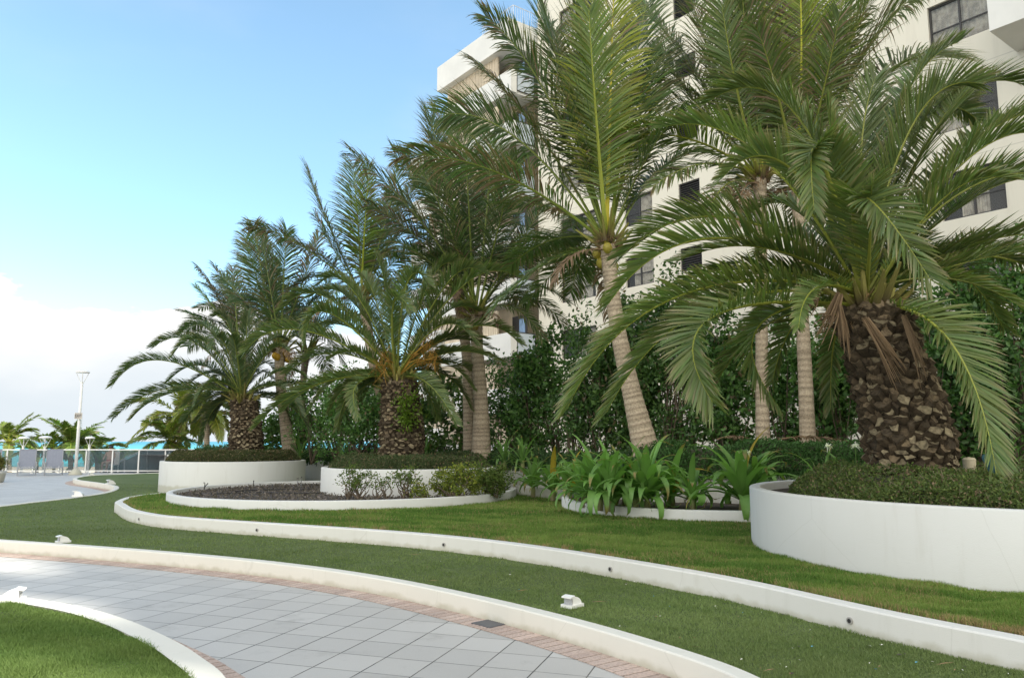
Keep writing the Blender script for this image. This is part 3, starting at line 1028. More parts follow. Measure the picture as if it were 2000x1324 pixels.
def date_trunk(parent, base, top, r0, r1, rr, bulge=1.1):
    """fat trunk clad in the cut bases of old fronds"""
    base, top = Vector(base), Vector(top)
    m = MB()
    ax = (top - base)
    Lh = ax.length
    n = 14
    def R_(t): return (r0 * (1 - t) + r1 * t) * (1 + 0.12 * math.sin(math.pi * min(1, t * 1.3)))
    def C_(t): return base + ax * t + Vector((0.08 * math.sin(t * 3), 0, 0))
    m.tube([C_(i / n) for i in range(n + 1)], [R_(i / n) * 0.9 for i in range(n + 1)], 20, (0.075, 0.058, 0.038))
    # cut frond bases in a spiral lattice
    rows = int(Lh / 0.072)
    per = max(11, int(2 * math.pi * r0 / 0.138))
    for j in range(rows):
        t = (j + 0.5) / rows
        for i in range(per):
            a = 2 * math.pi * (i + 0.5 * (j % 2) + rr.uniform(-.16, .16)) / per
            o_ = Vector((math.cos(a), math.sin(a), 0))
            s_ = Vector((-math.sin(a), math.cos(a), 0))
            up = Vector((0, 0, 1))
            c = C_(t + rr.uniform(-.012, .012)) + o_ * R_(t) * 0.88
            wv = 0.068 * rr.uniform(0.6, 1.35) * (r0 / 0.5) ** 0.5
            hv = 0.052 * rr.uniform(0.5, 1.4)
            out_ = rr.uniform(0.05, 0.12)
            # stub: rhombus cut face pointing outward-up
            face = c + o_ * out_ + up * 0.02
            nrm = (o_ * 0.8 + up * rr.uniform(0.2, 0.8)).normalized()
            fu = (up - nrm * up.dot(nrm)).normalized()
            pf = [face - s_ * wv, face - s_ * wv * .45 - fu * hv * .85, face + s_ * wv * .5 - fu * hv * .9, face + s_ * wv, face + s_ * wv * .5 + fu * hv * .7, face - s_ * wv * .5 + fu * hv * .75]
            pf = [p_ + Vector((rr.uniform(-.016, .016), rr.uniform(-.016, .016), rr.uniform(-.018, .018))) for p_ in pf]
            pb = [c + (p_ - face) * 1.25 - up * 0.06 for p_ in pf]
            dk = rr.random()
            lowt = 1 - t
            if dk < 0.14 + 0.6 * lowt ** 1.2: fc = sh(rr, 0.65, 1.1, (0.33, 0.275, 0.175))
            elif dk < 0.8: fc = sh(rr, 0.6, 1.1, (0.225, 0.170, 0.105))
            else: fc = sh(rr, 0.6, 1.2, (0.095, 0.073, 0.048))
            sc = sh(rr, 0.5, 1.2, (0.12, 0.09, 0.058))
            b = len(m.v)
            ctr = face - nrm * 0.012
            m.v += [tuple(p_) for p_ in pf]; m.c += [tuple(x * .75 for x in fc)] * 6
            m.v.append(tuple(ctr)); m.c.append(fc)
            m.v += [tuple(p_) for p_ in pf]; m.c += [sc] * 6
            m.v += [tuple(p_) for p_ in pb]; m.c += [tuple(x * .5 for x in sc)] * 6
            for k in range(6):
                k2 = (k + 1) % 6
                m.f.append((b + k, b + k2, b + 6))
                m.f.append((b + 7 + k2, b + 7 + k, b + 13 + k, b + 13 + k2))
    # loose fibres
    for _ in range(int(900 * Lh * 1.0)):
        a = rr.uniform(0, 6.28); t = rr.random()
        o_ = Vector((math.cos(a), math.sin(a), 0))
        p_ = C_(t) + o_ * R_(t) * rr.uniform(.97, 1.13)
        d = Vector((rr.uniform(-1, 1), rr.uniform(-1, 1), rr.uniform(-1, 0.4))).normalized() * rr.uniform(.04, .12)
        w_ = Vector((rr.uniform(-1, 1), rr.uniform(-1, 1), rr.uniform(-1, 1))).normalized() * 0.004
        m.add([p_ - w_, p_ + w_, p_ + d], [(0, 1, 2)], sh(rr, .5, 1.3, (0.17, 0.135, 0.085)))
    return m.build('trunk', M_bark, parent)

def stub_ring(parent, c, r, rr, col=(0.33, 0.30, 0.09), n=26, h=0.5):
    """living petiole bases round the crown"""
    m = MB()
    for i in range(n):
        a = i * 2.39996
        e = D2R(rr.uniform(15, 80))
        d = Vector((math.cos(a) * math.cos(e), math.sin(a) * math.cos(e), math.sin(e)))
        p0 = Vector(c) + Vector((math.cos(a), math.sin(a), 0)) * r * rr.uniform(.3, .8) + Vector((0, 0, rr.uniform(-.25, .05)))
        L = rr.uniform(.5, 1) * h
        k = rr.uniform(.5, 1.1)
        m.tube([p0, p0 + d * L * .5, p0 + d * L + Vector((0, 0, .02))], [0.055, 0.035, 0.018], 5, [(0.10, 0.07, 0.045), tuple(x * k for x in col), tuple(x * k for x in col)])
    # brown fibre sheath
    for i in range(260):
        a = rr.uniform(0, 6.28)
        o_ = Vector((math.cos(a), math.sin(a), 0))
        p_ = Vector(c) + o_ * r * rr.uniform(.5, 1.1) + Vector((0, 0, rr.uniform(-.35, .15)))
        d = (o_ * rr.uniform(0, .8) + Vector((rr.uniform(-.5, .5), rr.uniform(-.5, .5), rr.uniform(-.6, 1)))).normalized() * rr.uniform(.08, .3)
        w_ = Vector((rr.uniform(-1, 1), rr.uniform(-1, 1), rr.uniform(-1, 1))).normalized() * 0.006
        m.add([p_ - w_, p_ + w_, p_ + d], [(0, 1, 2)], sh(rr, .5, 1.2, (0.27, 0.16, 0.085)))
    return m.build('crown_base', M_matte, parent)

def date_palm(label, base, top, r0, r1, Y0, entries, nrand, seed, tint, Lr, Lf0=1.0, **kw):
    rr = random.Random(seed)
    t = thing('date_palm', label, 'palm tree', tuple(base))
    date_trunk(t, base, top, r0, r1, rr)
    crown = Vector(top) + Vector((0, 0, 0.12))
    stub_ring(t, top, r1 * 1.0, rr, h=0.55 * Lr / 3.5)
    for e in entries:
        frond_px(t, crown, e, Y0, 'date', rr, tint=sh(rr, .85, 1.15, tint), twist=rr.uniform(-.5, .5), Lf=Lf0, **kw)
    for i in range(nrand):
        az_ = rr.uniform(0, 2 * math.pi)
        # fillers mostly away from the viewer and upright
        if math.sin(az_) < -0.25: az_ = -az_
        el_ = D2R(rr.uniform(5, 60))
        rand_frond(t, crown + Vector((rr.uniform(-.08, .08), rr.uniform(-.05, .12), rr.uniform(-.1, .05))), az_, el_, Lr * rr.uniform(.65, .9), D2R(rr.uniform(45, 95)), 'date', rr,
                   tint=sh(rr, .7, 1.05, tint), twist=rr.uniform(-.4, .4), Lf=Lf0 * .9, **kw)
    return t, rr, crown

def ring_trunk(parent, pts, rads, rr, light=(0.47, 0.39, 0.285), dark=(0.30, 0.24, 0.17)):
    cs = catmull(pts, 30)
    n = len(cs)
    m = MB()
    R2, P2, C2 = [], [], []
    total = sum((cs[i + 1] - cs[i]).length for i in range(n - 1))
    s = 0
    nxt = 0.05
    ph = rr.uniform(0, 9)
    for i, p_ in enumerate(cs):
        u = i / (n - 1) * (len(rads) - 1)
        k = min(int(u), len(rads) - 2)
        r = rads[k] * (1 - (u - k)) + rads[k + 1] * (u - k)
        step = (cs[min(i + 1, n - 1)] - p_).length
        s += step
        ringed = s > nxt
        if ringed: nxt = s + rr.uniform(0.05, 0.13)
        wob = 1 + 0.012 * math.sin(s * 31 + ph)
        P2.append(p_); R2.append(r * wob * (1.045 if ringed else 1.0)); 
        kk = rr.uniform(.9, 1.1)
        C2.append(tuple(x * kk for x in (dark if ringed else light)))
    m.tube(P2, R2, 16, C2)
    return m.build('trunk', M_ring, parent, True)

def nuts(parent, c, rr, n, col, r=0.1, spread=0.3):
    for i in range(n):
        a = rr.uniform(0, 6.28)
        cc_ = Vector(c) + Vector((math.cos(a) * spread * rr.uniform(.5, 1), math.sin(a) * spread * rr.uniform(.5, 1), rr.uniform(-.4, -.1)))
        m = MB()
        prof = [(0.001, -r * 1.2), (r * .55, -r), (r * .95, -r * .3), (r, r * .2), (r * .7, r * .85), (0.02, r * 1.15)]
        m.lathe(prof, cc_, 12, sh(rr, .8, 1.1, col))
        m.build('coconut', M_leaf, parent, True)

def coco_palm(label, px_trunk, Y, rads, entries, nrand, seed, tint, Lr, base_z=0.88, dead=0.08, nutn=0, nutcol=(0.5, 0.3, 0.05), group=None, light=None, dead_hang=2, elr=(15, 80), nrn=None, allaz=False, lw=1.0):
    rr = random.Random(seed)
    pts = [P(x, y, Y) for x, y in px_trunk]
    b0 = pts[0]
    if b0.z > base_z + 0.05:
        d = pts[0] - pts[1]
        k = (base_z - b0.z) / d.z if d.z < -1e-3 else 0
        k = min(max(k, 0), 2.0)
        pts = [Vector((b0.x + d.x * k * .7, b0.y, base_z))] + pts
        rads = [rads[0] * 1.25] + list(rads)
    t = thing('coconut_palm', label, 'palm tree', tuple(pts[0]), group)
    kw = {}
    if light: kw = dict(light=light, dark=tuple(x * .6 for x in light))
    ring_trunk(t, pts, rads, rr, **kw)
    crown = pts[-1]
    stub_ring(t, crown + Vector((0, 0, .1)), rads[-1] * 1.5, rr, (0.30, 0.29, 0.07), 14, 0.7 * Lr / 4)
    for e in entries:
        frond_px(t, crown, e, Y, 'coco', rr, **{**dict(tint=sh(rr, .85, 1.15, tint), dead=dead * rr.uniform(0, 2), twist=rr.uniform(-.9, .9)), **(e[5] if len(e) > 5 else {})})
    for i in range(nrand):
        az_ = rr.uniform(0, 2 * math.pi)
        if not allaz and math.sin(az_) < -0.3: az_ = -az_
        rand_frond(t, crown + Vector((rr.uniform(-.05, .05), rr.uniform(-.05, .05), rr.uniform(0, .15))), az_, D2R(rr.uniform(*elr)), Lr * rr.uniform(.75, 1.05), D2R(rr.uniform(35, 95)), 'coco', rr,
                   tint=sh(rr, .75, 1.1, tint), dead=dead * rr.uniform(0, 2), twist=rr.uniform(-.9, .9), n=nrn, lw=lw)
    for i in range(dead_hang):
        az_ = rr.uniform(0, 2 * math.pi)
        o_ = rand_frond(t, crown + Vector((0, 0, -.1)), az_, D2R(rr.uniform(-10, 20)), Lr * rr.uniform(.35, .6), D2R(70), 'coco', rr, tint=(1, 1, 1), dead=0.95, n=40)
        o_.name = 'dead_frond'
    if nutn: nuts(t, crown, rr, nutn, nutcol)
    return t

# ------------------------------------------------------------------ the palms
TD = (1.12, 1.08, 1.0)
Y1 = 9.0
b1_ = P(1790, 905, Y1); b1_.z = 0.9
t1_ = P(1692, 600, Y1)
e1 = [
 (1298, 204, 1500, 318, .5), (1378, 176, 1556, 226, .9), (1413, 345, 1545, 330, -.5), (1590, 410, 1600, 300, -1.2), (1566, 320, 1640, 320, -1.0),
 (1613, 175, 1640, 350, .3), (1708, 110, 1680, 330, .6), (1868, 30, 1745, 250, .9), (1912, 212, 1795, 255, 1.1),
 (2090, 175, 1885, 300, .3), (2110, 335, 1880, 375, -.7), (2080, 420, 1870, 490, .6), (2090, 455, 1860, 520, -.4), (2060, 250, 1880, 320, -.9, dict(Lf=1.5)), (2010, 120, 1840, 235, .9, dict(Lf=1.5)), (2080, 300, 1880, 400, 1.2, dict(Lf=1.5)), (1975, 330, 1830, 400, -1.3, dict(Lf=1.3)), (2020, 620, 1860, 545, -.9), (1905, 120, 1770, 270, -.4, dict(Lf=1.3)),
 (1818, 548, 1676, 385, -1.9, dict(Lf=1.45)), (1946, 925, 1850, 660, -1.6, dict(Lf=1.55, twist=.2)),
 (1190, 592, 1400, 465, -.2, dict()), (1212, 495, 1420, 425, .7), (1108, 798, 1335, 575, -.8, dict()), (1185, 805, 1390, 598, -.3, dict()),
 (1392, 785, 1400, 615, -1.7), (1522, 795, 1480, 640, .9),
 (1700, 330, 1700, 450, -1.5, dict(twist=1.2)), (1480, 380, 1580, 430, 1.2), (1960, 640, 1840, 520, 1.6), (2100, 560, 1900, 500, 1.0), (1560, 640, 1600, 560, -1.4, dict(Lf=1.0)),
]
dp1, rr1, cr1 = date_palm('huge date palm with scaly leaning trunk in the largest planter', b1_, t1_, 0.415, 0.365, Y1, e1, 17, 21, TD, 3.6, Lf0=1.3)
# withered sheaths hanging from its crown
for (x0, y0, x1, y1, dy, r) in [(1690, 625, 1758, 745, -.52, .05), (1640, 575, 1602, 665, -.42, .06), (1640, 600, 1652, 690, -.45, .045), (1765, 620, 1800, 735, -.5, .035), (1600, 560, 1575, 610, -.35, .04)]:
    m = MB()
    a, b = P(x0, y0, Y1 + dy), P(x1, y1, Y1 + dy - .03)
    for k in range(16):
        oo = Vector((rr1.uniform(-r, r), rr1.uniform(-.03, .03), rr1.uniform(-.05, .05)))
        e_ = b + oo * 1.6 + Vector((0, 0, rr1.uniform(-.1, .25)))
        mid = a.lerp(b, .5) + oo * 1.3 + Vector((0, -.03, 0))
        m.tube([a + oo * .6, mid, e_], [.012, .010, .002], 4, sh(rr1, .6, 1.2, (0.24, 0.165, 0.10)))
    m.build('dry_sheath', M_matte, dp1)

Y2 = 18.3
b2_ = P(781, 880, Y2); b2_.z = 0.9
t2_ = P(777, 745, Y2)
e2 = [
 (501, 832, 615, 752, -1.0), (553, 800, 640, 745, .8), (478, 688, 590, 645, -.4), (596, 668, 645, 612, -1.6), (551, 603, 645, 585, .6),
 (625, 552, 690, 568, .3), (608, 563, 690, 590, 1.1), (736, 480, 758, 590, .4), (707, 518, 738, 600, .9), (838, 556, 795, 555, -.8),
 (893, 494, 835, 560, .8), (802, 606, 768, 596, -1.5), (1015, 522, 900, 562, .3), (942, 514, 865, 565, -.7), (929, 672, 860, 637, -1.2),
 (1015, 668, 915, 640, .9), (893, 828, 830, 745, -1.5), (700, 815, 700, 748, -1.5), (640, 700, 705, 690, -1.4), (860, 730, 820, 690, 1.3), (560, 720, 660, 690, 1.5), (940, 600, 865, 615, 1.5),
]
dp2, rr2, cr2 = date_palm('middle date palm with orange fruit stalks and a fern climbing its trunk', b2_, t2_, 0.47, 0.38, Y2, e2, 22, 22, (1.05, 1.05, 1.05), 3.4, Lf0=1.15)
# orange fruit stalks
for (x, y, dx) in [(835, 670, 1), (822, 700, 1), (755, 700, -1), (742, 712, -1), (845, 700, .6)]:
    m = MB()
    c = P(x, y, Y2 - .45)
    for k in range(38):
        d = Vector((rr2.uniform(-.6, .6), rr2.uniform(-.5, .5), rr2.uniform(-1, .5))).normalized() * rr2.uniform(.12, .38)
        a = c + Vector((rr2.uniform(-.12, .12), rr2.uniform(-.1, .1), rr2.uniform(-.2, .2)))
        m.tube([a, a + d * .5, a + d], [.008, .006, .003], 3, sh(rr2, .5, 1.0, (0.42, 0.24, 0.05)))
    m.tube([cr2, (cr2 + c) * .5 + Vector((0, 0, .12)), c], [.02, .018, .012], 5, (0.45, 0.28, 0.05))
    m.build('fruit_stalk', M_matte, dp2)

Y3 = 23.0
b3_ = P(478, 870, Y3); b3_.z = 0.9
t3_ = P(475, 782, Y3)
e3 = [
 (219, 752, 320, 704, -.6), (220, 813, 330, 758, .4), (258, 816, 345, 765, -1.2), (299, 670, 385, 672, .3), (338, 693, 400, 668, -.8), (352, 645, 415, 650, 1.0),
 (421, 602, 452, 650, -.3), (412, 682, 435, 665, -1.4), (484, 597, 480, 670, .2), (516, 619, 494, 680, .8), (560, 680, 522, 690, -.8), (600, 740, 545, 725, .5),
 (590, 810, 545, 755, -1.0), (380, 790, 420, 745, -1.5), (330, 740, 400, 715, 1.3), (560, 650, 515, 680, 1.2), (450, 640, 462, 690, -1.6),
]
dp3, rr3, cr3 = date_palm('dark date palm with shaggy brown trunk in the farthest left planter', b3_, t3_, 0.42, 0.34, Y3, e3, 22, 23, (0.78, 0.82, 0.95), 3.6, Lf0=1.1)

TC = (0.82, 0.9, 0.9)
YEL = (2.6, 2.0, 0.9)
coco_palm('tall coconut palm with leaning ringed trunk standing alone right of centre', [(1262, 880), (1236, 775), (1208, 650), (1192, 540), (1188, 480)], 15.2, [.27, .19, .155, .145, .16],
 [(1122, -40, 1150, 200, .3, dict(Lf=1.25, twist=.1)), (1040, -40, 1110, 190, .8, dict(Lf=1.1)), (948, 32, 1070, 190, -.4, dict(Lf=.75)), (922, 118, 1048, 255, .3, dict(dead=.35, Lf=.8)), (872, 224, 1015, 275, .9),
  (788, 303, 985, 343, -.9, dict(dead=.35, twist=.4)), (1200, -60, 1192, 200, -.5, dict(tint=YEL, Lf=1.1)), (1262, 10, 1225, 210, .6), (1300, 95, 1240, 260, 1.1), (1335, 215, 1262, 310, -.6),
  (960, 605, 1075, 510, .2, dict(Lf=.95)), (1030, 590, 1110, 510, 1.4), (1330, 340, 1265, 350, 1.2), (1085, 60, 1120, 250, 1.6), (1150, 20, 1165, 240, -1.2, dict(tint=(1.3, 1.3, .9))), (1390, 300, 1290, 330, .4), (980, 400, 1085, 410, 1.3)],
 3, 31, TC, 4.1, nutn=4, nutcol=(0.42, 0.36, 0.06), dead=.05)
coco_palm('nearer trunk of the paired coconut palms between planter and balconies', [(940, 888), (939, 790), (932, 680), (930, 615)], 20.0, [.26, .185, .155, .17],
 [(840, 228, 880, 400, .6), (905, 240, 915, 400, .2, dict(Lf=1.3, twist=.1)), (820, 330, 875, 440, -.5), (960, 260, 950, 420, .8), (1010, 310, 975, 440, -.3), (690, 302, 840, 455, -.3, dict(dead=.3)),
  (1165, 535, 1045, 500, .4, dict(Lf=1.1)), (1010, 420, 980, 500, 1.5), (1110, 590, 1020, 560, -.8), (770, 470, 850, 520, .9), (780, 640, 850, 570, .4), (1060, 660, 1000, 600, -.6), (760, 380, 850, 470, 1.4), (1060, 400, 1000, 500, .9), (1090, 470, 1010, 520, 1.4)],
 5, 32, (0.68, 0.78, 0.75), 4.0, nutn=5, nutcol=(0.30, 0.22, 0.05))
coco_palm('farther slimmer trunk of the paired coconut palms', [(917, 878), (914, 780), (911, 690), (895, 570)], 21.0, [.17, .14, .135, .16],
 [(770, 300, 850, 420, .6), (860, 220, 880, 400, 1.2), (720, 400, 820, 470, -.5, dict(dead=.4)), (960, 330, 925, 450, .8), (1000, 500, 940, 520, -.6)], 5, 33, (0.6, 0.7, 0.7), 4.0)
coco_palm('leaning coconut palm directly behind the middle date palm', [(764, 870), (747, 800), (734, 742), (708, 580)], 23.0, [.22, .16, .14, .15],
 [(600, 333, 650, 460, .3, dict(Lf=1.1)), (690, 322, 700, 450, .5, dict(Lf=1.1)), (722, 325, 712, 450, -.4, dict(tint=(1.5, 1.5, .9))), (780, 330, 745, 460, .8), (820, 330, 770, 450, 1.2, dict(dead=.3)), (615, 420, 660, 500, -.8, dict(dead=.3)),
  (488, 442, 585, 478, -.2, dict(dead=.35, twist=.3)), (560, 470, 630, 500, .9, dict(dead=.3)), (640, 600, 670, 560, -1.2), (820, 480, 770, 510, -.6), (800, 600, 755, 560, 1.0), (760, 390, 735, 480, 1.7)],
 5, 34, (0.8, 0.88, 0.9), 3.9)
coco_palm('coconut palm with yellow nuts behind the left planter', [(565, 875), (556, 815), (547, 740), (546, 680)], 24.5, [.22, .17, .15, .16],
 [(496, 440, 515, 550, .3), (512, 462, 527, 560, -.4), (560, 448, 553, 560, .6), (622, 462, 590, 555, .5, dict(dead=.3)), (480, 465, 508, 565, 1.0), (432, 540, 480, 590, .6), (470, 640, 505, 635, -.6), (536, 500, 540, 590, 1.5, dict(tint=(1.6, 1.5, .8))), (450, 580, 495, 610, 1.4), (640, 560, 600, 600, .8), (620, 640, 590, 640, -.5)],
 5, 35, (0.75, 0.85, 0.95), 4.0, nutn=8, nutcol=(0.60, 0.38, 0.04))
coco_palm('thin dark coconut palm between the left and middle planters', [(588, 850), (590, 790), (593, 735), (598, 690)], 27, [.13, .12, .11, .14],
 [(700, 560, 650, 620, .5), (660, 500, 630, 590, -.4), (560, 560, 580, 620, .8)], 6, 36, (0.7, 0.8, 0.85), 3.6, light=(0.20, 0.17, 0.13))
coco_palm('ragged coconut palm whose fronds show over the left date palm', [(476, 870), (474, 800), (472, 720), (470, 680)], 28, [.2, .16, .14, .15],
 [(352, 606, 405, 630, .3), (384, 560, 425, 610, -.3, dict(tint=(1.3, 1.4, 1.0))), (386, 524, 430, 590, .6, dict(dead=.5)), (420, 520, 445, 590, 1.0, dict(dead=.6)), (455, 525, 460, 600, .4, dict(dead=.4)), (500, 560, 485, 620, .8)],
 5, 37, (0.7, 0.8, 0.85), 3.8)
coco_palm('coconut palm with slim straight trunk, left of the pair by the big planter', [(1490, 862), (1488, 720), (1487, 540), (1484, 350)], 15.8, [.145, .125, .115, .14],
 [(1278, 95, 1370, 215, .5), (1160, 284, 1330, 268, -.8, dict(tint=(1.3, 1.2, .8), twist=.3)), (1275, 365, 1380, 320, -1.0), (1395, -90, 1445, 140, .3, dict(Lf=1.3)), (1440, -120, 1460, 110, -.3, dict(Lf=1.25)), (1330, -60, 1400, 140, 1.0), (1500, -110, 1490, 120, .9, dict(tint=(1.5, 1.4, .8))), (1380, 430, 1420, 360, -1.2, dict(dead=.3)),
  (1250, 0, 1370, 160, 1.4), (1560, -60, 1530, 140, 1.4), (1410, 10, 1440, 180, -1.3)],
 5, 38, (1.0, 1.0, .85), 4.2)
coco_palm('coconut palm with slim straight trunk, right of the pair by the big planter', [(1578, 868), (1572, 720), (1563, 540), (1560, 360)], 15.4, [.155, .135, .12, .14],
 [(1560, -100, 1565, 130, .2, dict(tint=(2.2, 1.9, .8), Lf=1.2)), (1660, -80, 1620, 130, .6), (1800, -20, 1680, 120, .4, dict(Lf=1.3)), (1850, 110, 1705, 160, .9, dict(Lf=1.3)), (1740, -90, 1650, 110, -.5, dict(Lf=1.2)), (1880, 200, 1720, 240, 1.4), (1500, -60, 1530, 130, 1.4), (1480, 60, 1520, 190, -1.2, dict(dead=.2)), (1780, 260, 1670, 260, -.8, dict(dead=.25)), (1440, 0, 1500, 160, .5), (1640, 30, 1605, 190, -1.4)],
 5, 39, (.95, .95, .8), 4.2)

# ------------------------------------------------------------------ far sunlit palms beyond the railing
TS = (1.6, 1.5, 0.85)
def far_palm(label, px, py, Y, L, seed, n, tint, base_z=-6, r=.16, name_dead=0.05):
    coco_palm(label, [(px + random.uniform(-3, 3), py + 300), (px, py + 120), (px, py + 40), (px, py)], Y, [r * 1.2, r, r * .9, r], [], n, seed, tint, L, base_z=base_z, dead=name_dead, dead_hang=1, elr=(-15, 75), nrn=60, lw=2.0, group='palms beyond the railing', allaz=True)
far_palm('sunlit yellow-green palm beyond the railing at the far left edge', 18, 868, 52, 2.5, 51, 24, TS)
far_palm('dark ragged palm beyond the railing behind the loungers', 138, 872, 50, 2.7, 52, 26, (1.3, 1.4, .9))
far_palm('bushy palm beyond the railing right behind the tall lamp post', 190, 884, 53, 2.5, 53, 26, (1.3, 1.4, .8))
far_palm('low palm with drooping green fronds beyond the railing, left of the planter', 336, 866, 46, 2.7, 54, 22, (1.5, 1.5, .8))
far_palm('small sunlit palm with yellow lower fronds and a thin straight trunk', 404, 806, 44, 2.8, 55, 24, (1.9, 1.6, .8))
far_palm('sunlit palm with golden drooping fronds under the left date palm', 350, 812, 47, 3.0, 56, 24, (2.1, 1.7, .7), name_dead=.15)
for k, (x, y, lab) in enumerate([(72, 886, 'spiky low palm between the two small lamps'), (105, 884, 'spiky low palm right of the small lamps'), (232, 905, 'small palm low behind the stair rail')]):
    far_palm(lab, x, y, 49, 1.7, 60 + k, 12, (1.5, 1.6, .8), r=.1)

# ------------------------------------------------------------------ leaf clouds (numpy)
def leaf_mesh(name, parent, cen, size, colA, colB, mat, dirbias=(0, 0, 0.3), aspect=0.5, seed=1, kind='leaf', jit=0.35, brown=0.0):
    g = np.random.default_rng(seed)
    n = len(cen)
    d = g.normal(size=(n, 3)) + np.array(dirbias)
    d /= np.linalg.norm(d, axis=1, keepdims=True)
    r = g.normal(size=(n, 3))
    wv = np.cross(d, r); wv /= np.linalg.norm(wv, axis=1, keepdims=True) + 1e-9
    up = np.cross(wv, d)
    s = size * g.uniform(1 - jit, 1 + jit, size=(n, 1))
    wd = s * aspect * 0.5
    f = g.random((n, 1))
    col = np.array(colA) * (1 - f) + np.array(colB) * f
    col = col * g.uniform(.75, 1.25, size=(n, 1))
    if brown:
        bm = g.random(n) < brown
        col[bm] = np.array([0.20, 0.15, 0.09]) * g.uniform(.6, 1.3, size=(bm.sum(), 1))
    if kind == 'leaf':
        vs = np.stack([cen, cen + d * s * .35 - wv * wd + up * wd * .35, cen + d * s * .78 - wv * wd * .75 + up * wd * .3, cen + d * s,
                       cen + d * s * .78 + wv * wd * .75 + up * wd * .3, cen + d * s * .35 + wv * wd + up * wd * .35], axis=1)
        V = vs.reshape(-1, 3)
        b = (np.arange(n) * 6)[:, None]
        F_ = np.concatenate([b + np.array([[0, 3, 2, 1]]), b + np.array([[0, 5, 4, 3]])], axis=0)
        C = np.repeat(col, 6, axis=0)
    else:
        vs = np.stack([cen, cen + d * s * .5 - wv * wd, cen + d * s, cen + d * s * .5 + wv * wd], axis=1)
        V = vs.reshape(-1, 3)
        b = (np.arange(n) * 4)[:, None]
        F_ = b + np.array([[0, 3, 2, 1]])
        C = np.repeat(col, 4, axis=0)
    return mesh_obj(name, V, F_, mat, parent, C)

def shrub(name, label, base, size, nclump, per, leaf, colA, colB, seed, group=None, cat='shrub', cl_r=0.3, stems=True, brown=0.0, aspect=.5, mat=None, low=0.12, sparse_low=True, kind='leaf'):
    g = np.random.default_rng(seed)
    rr = random.Random(seed)
    t = thing(name, label, cat, tuple(base), group)
    c0 = np.array(base)
    u = g.normal(size=(nclump, 3)); u /= np.linalg.norm(u, axis=1, keepdims=True)
    rad = g.random((nclump, 1)) ** 0.45
    cl = u * rad * np.array([size[0] / 2, size[1] / 2, size[2] / 2 * (1 - low)])
    cl[:, 2] += size[2] * (0.5 + low / 2)
    cl[:, 2] *= g.uniform(.85, 1.12, nclump)
    cl += c0
    r = cl_r * g.uniform(.6, 1.3, size=(nclump, 1))
    idx = np.repeat(np.arange(nclump), per)
    off = g.normal(size=(len(idx), 3)) * r[idx] * 0.55
    leafc = cl[idx] + off
    leafc = leafc[leafc[:, 2] > base[2] + 0.02]
    leaf_mesh('foliage', t, leafc, leaf, colA, colB, mat or M_leaf, (0, -.15, .35), aspect, seed + 1, kind, brown=brown)
    if stems:
        m = MB()
        ns = max(3, nclump // 7)
        roots = [Vector(base) + Vector((rr.uniform(-.25, .25) * size[0], rr.uniform(-.2, .2) * size[1], 0)) for _ in range(max(3, ns // 3))]
        for i in range(nclump):
            if i % 2 and nclump > 30: continue
            e_ = Vector(cl[i])
            r0 = min(roots, key=lambda q_: (q_ - e_).length + rr.random())
            mid = r0.lerp(e_, .5) + Vector((rr.uniform(-.15, .15), rr.uniform(-.15, .15), rr.uniform(0, .2) * size[2] * .3))
            w0 = 0.012 + 0.010 * size[2] / 3
            m.tube([r0, r0.lerp(mid, .6) + Vector((rr.uniform(-.05, .05), 0, 0)), mid, e_], [w0, w0 * .8, w0 * .55, w0 * .2], 4, sh(rr, .6, 1.2, (0.19, 0.15, 0.11)))
        m.build('stems', M_matte, t)
    return t

def hedge_cloud(poly_fn, n, seed, zfun):
    pass

def hedge(name, label, region, n, leaf, colA, colB, seed, brown=0.1, core_mat=None, group=None, twigs=300, aspect=.5):
    """region: function(g, n) -> points (N,3) biased to the surface; core: dark inner mass"""
    t = thing(name, label, 'hedge', region['base'], group)
    g = np.random.default_rng(seed)
    pts = region['sample'](g, n)
    leaf_mesh('foliage', t, pts, leaf, colA, colB, M_matte, (0, -.3, .5), aspect, seed, 'leaf', brown=brown)
    if twigs:
        rr = random.Random(seed)
        tp_ = region['sample'](g, twigs)
        m = MB()
        for p_ in tp_:
            a = Vector(p_)
            d = Vector((rr.gauss(0, 1), rr.gauss(0, 1), abs(rr.gauss(0, 1)) + .3)).normalized() * rr.uniform(.06, .2)
            m.tube([a - d * .5, a + d * .1 + Vector((rr.uniform(-.02, .02),) * 3), a + d * .5], [.004, .003, .0015], 3, sh(rr, .5, 1.3, (0.22, 0.18, 0.13)), False)
        m.build('twigs', M_matte, t)
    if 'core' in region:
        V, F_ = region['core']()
        mesh_obj('shade_core', V, F_, M_core, t)  # dark filler sheet under the leaves, inner shade put into its colour
    return t
M_core = plain('hedge_shade_core', (0.045, 0.046, 0.026), 1.0, var=0.5, scale=25, bmp=1.0, bscale=40)  # dark tone stands in for the shade inside the hedges

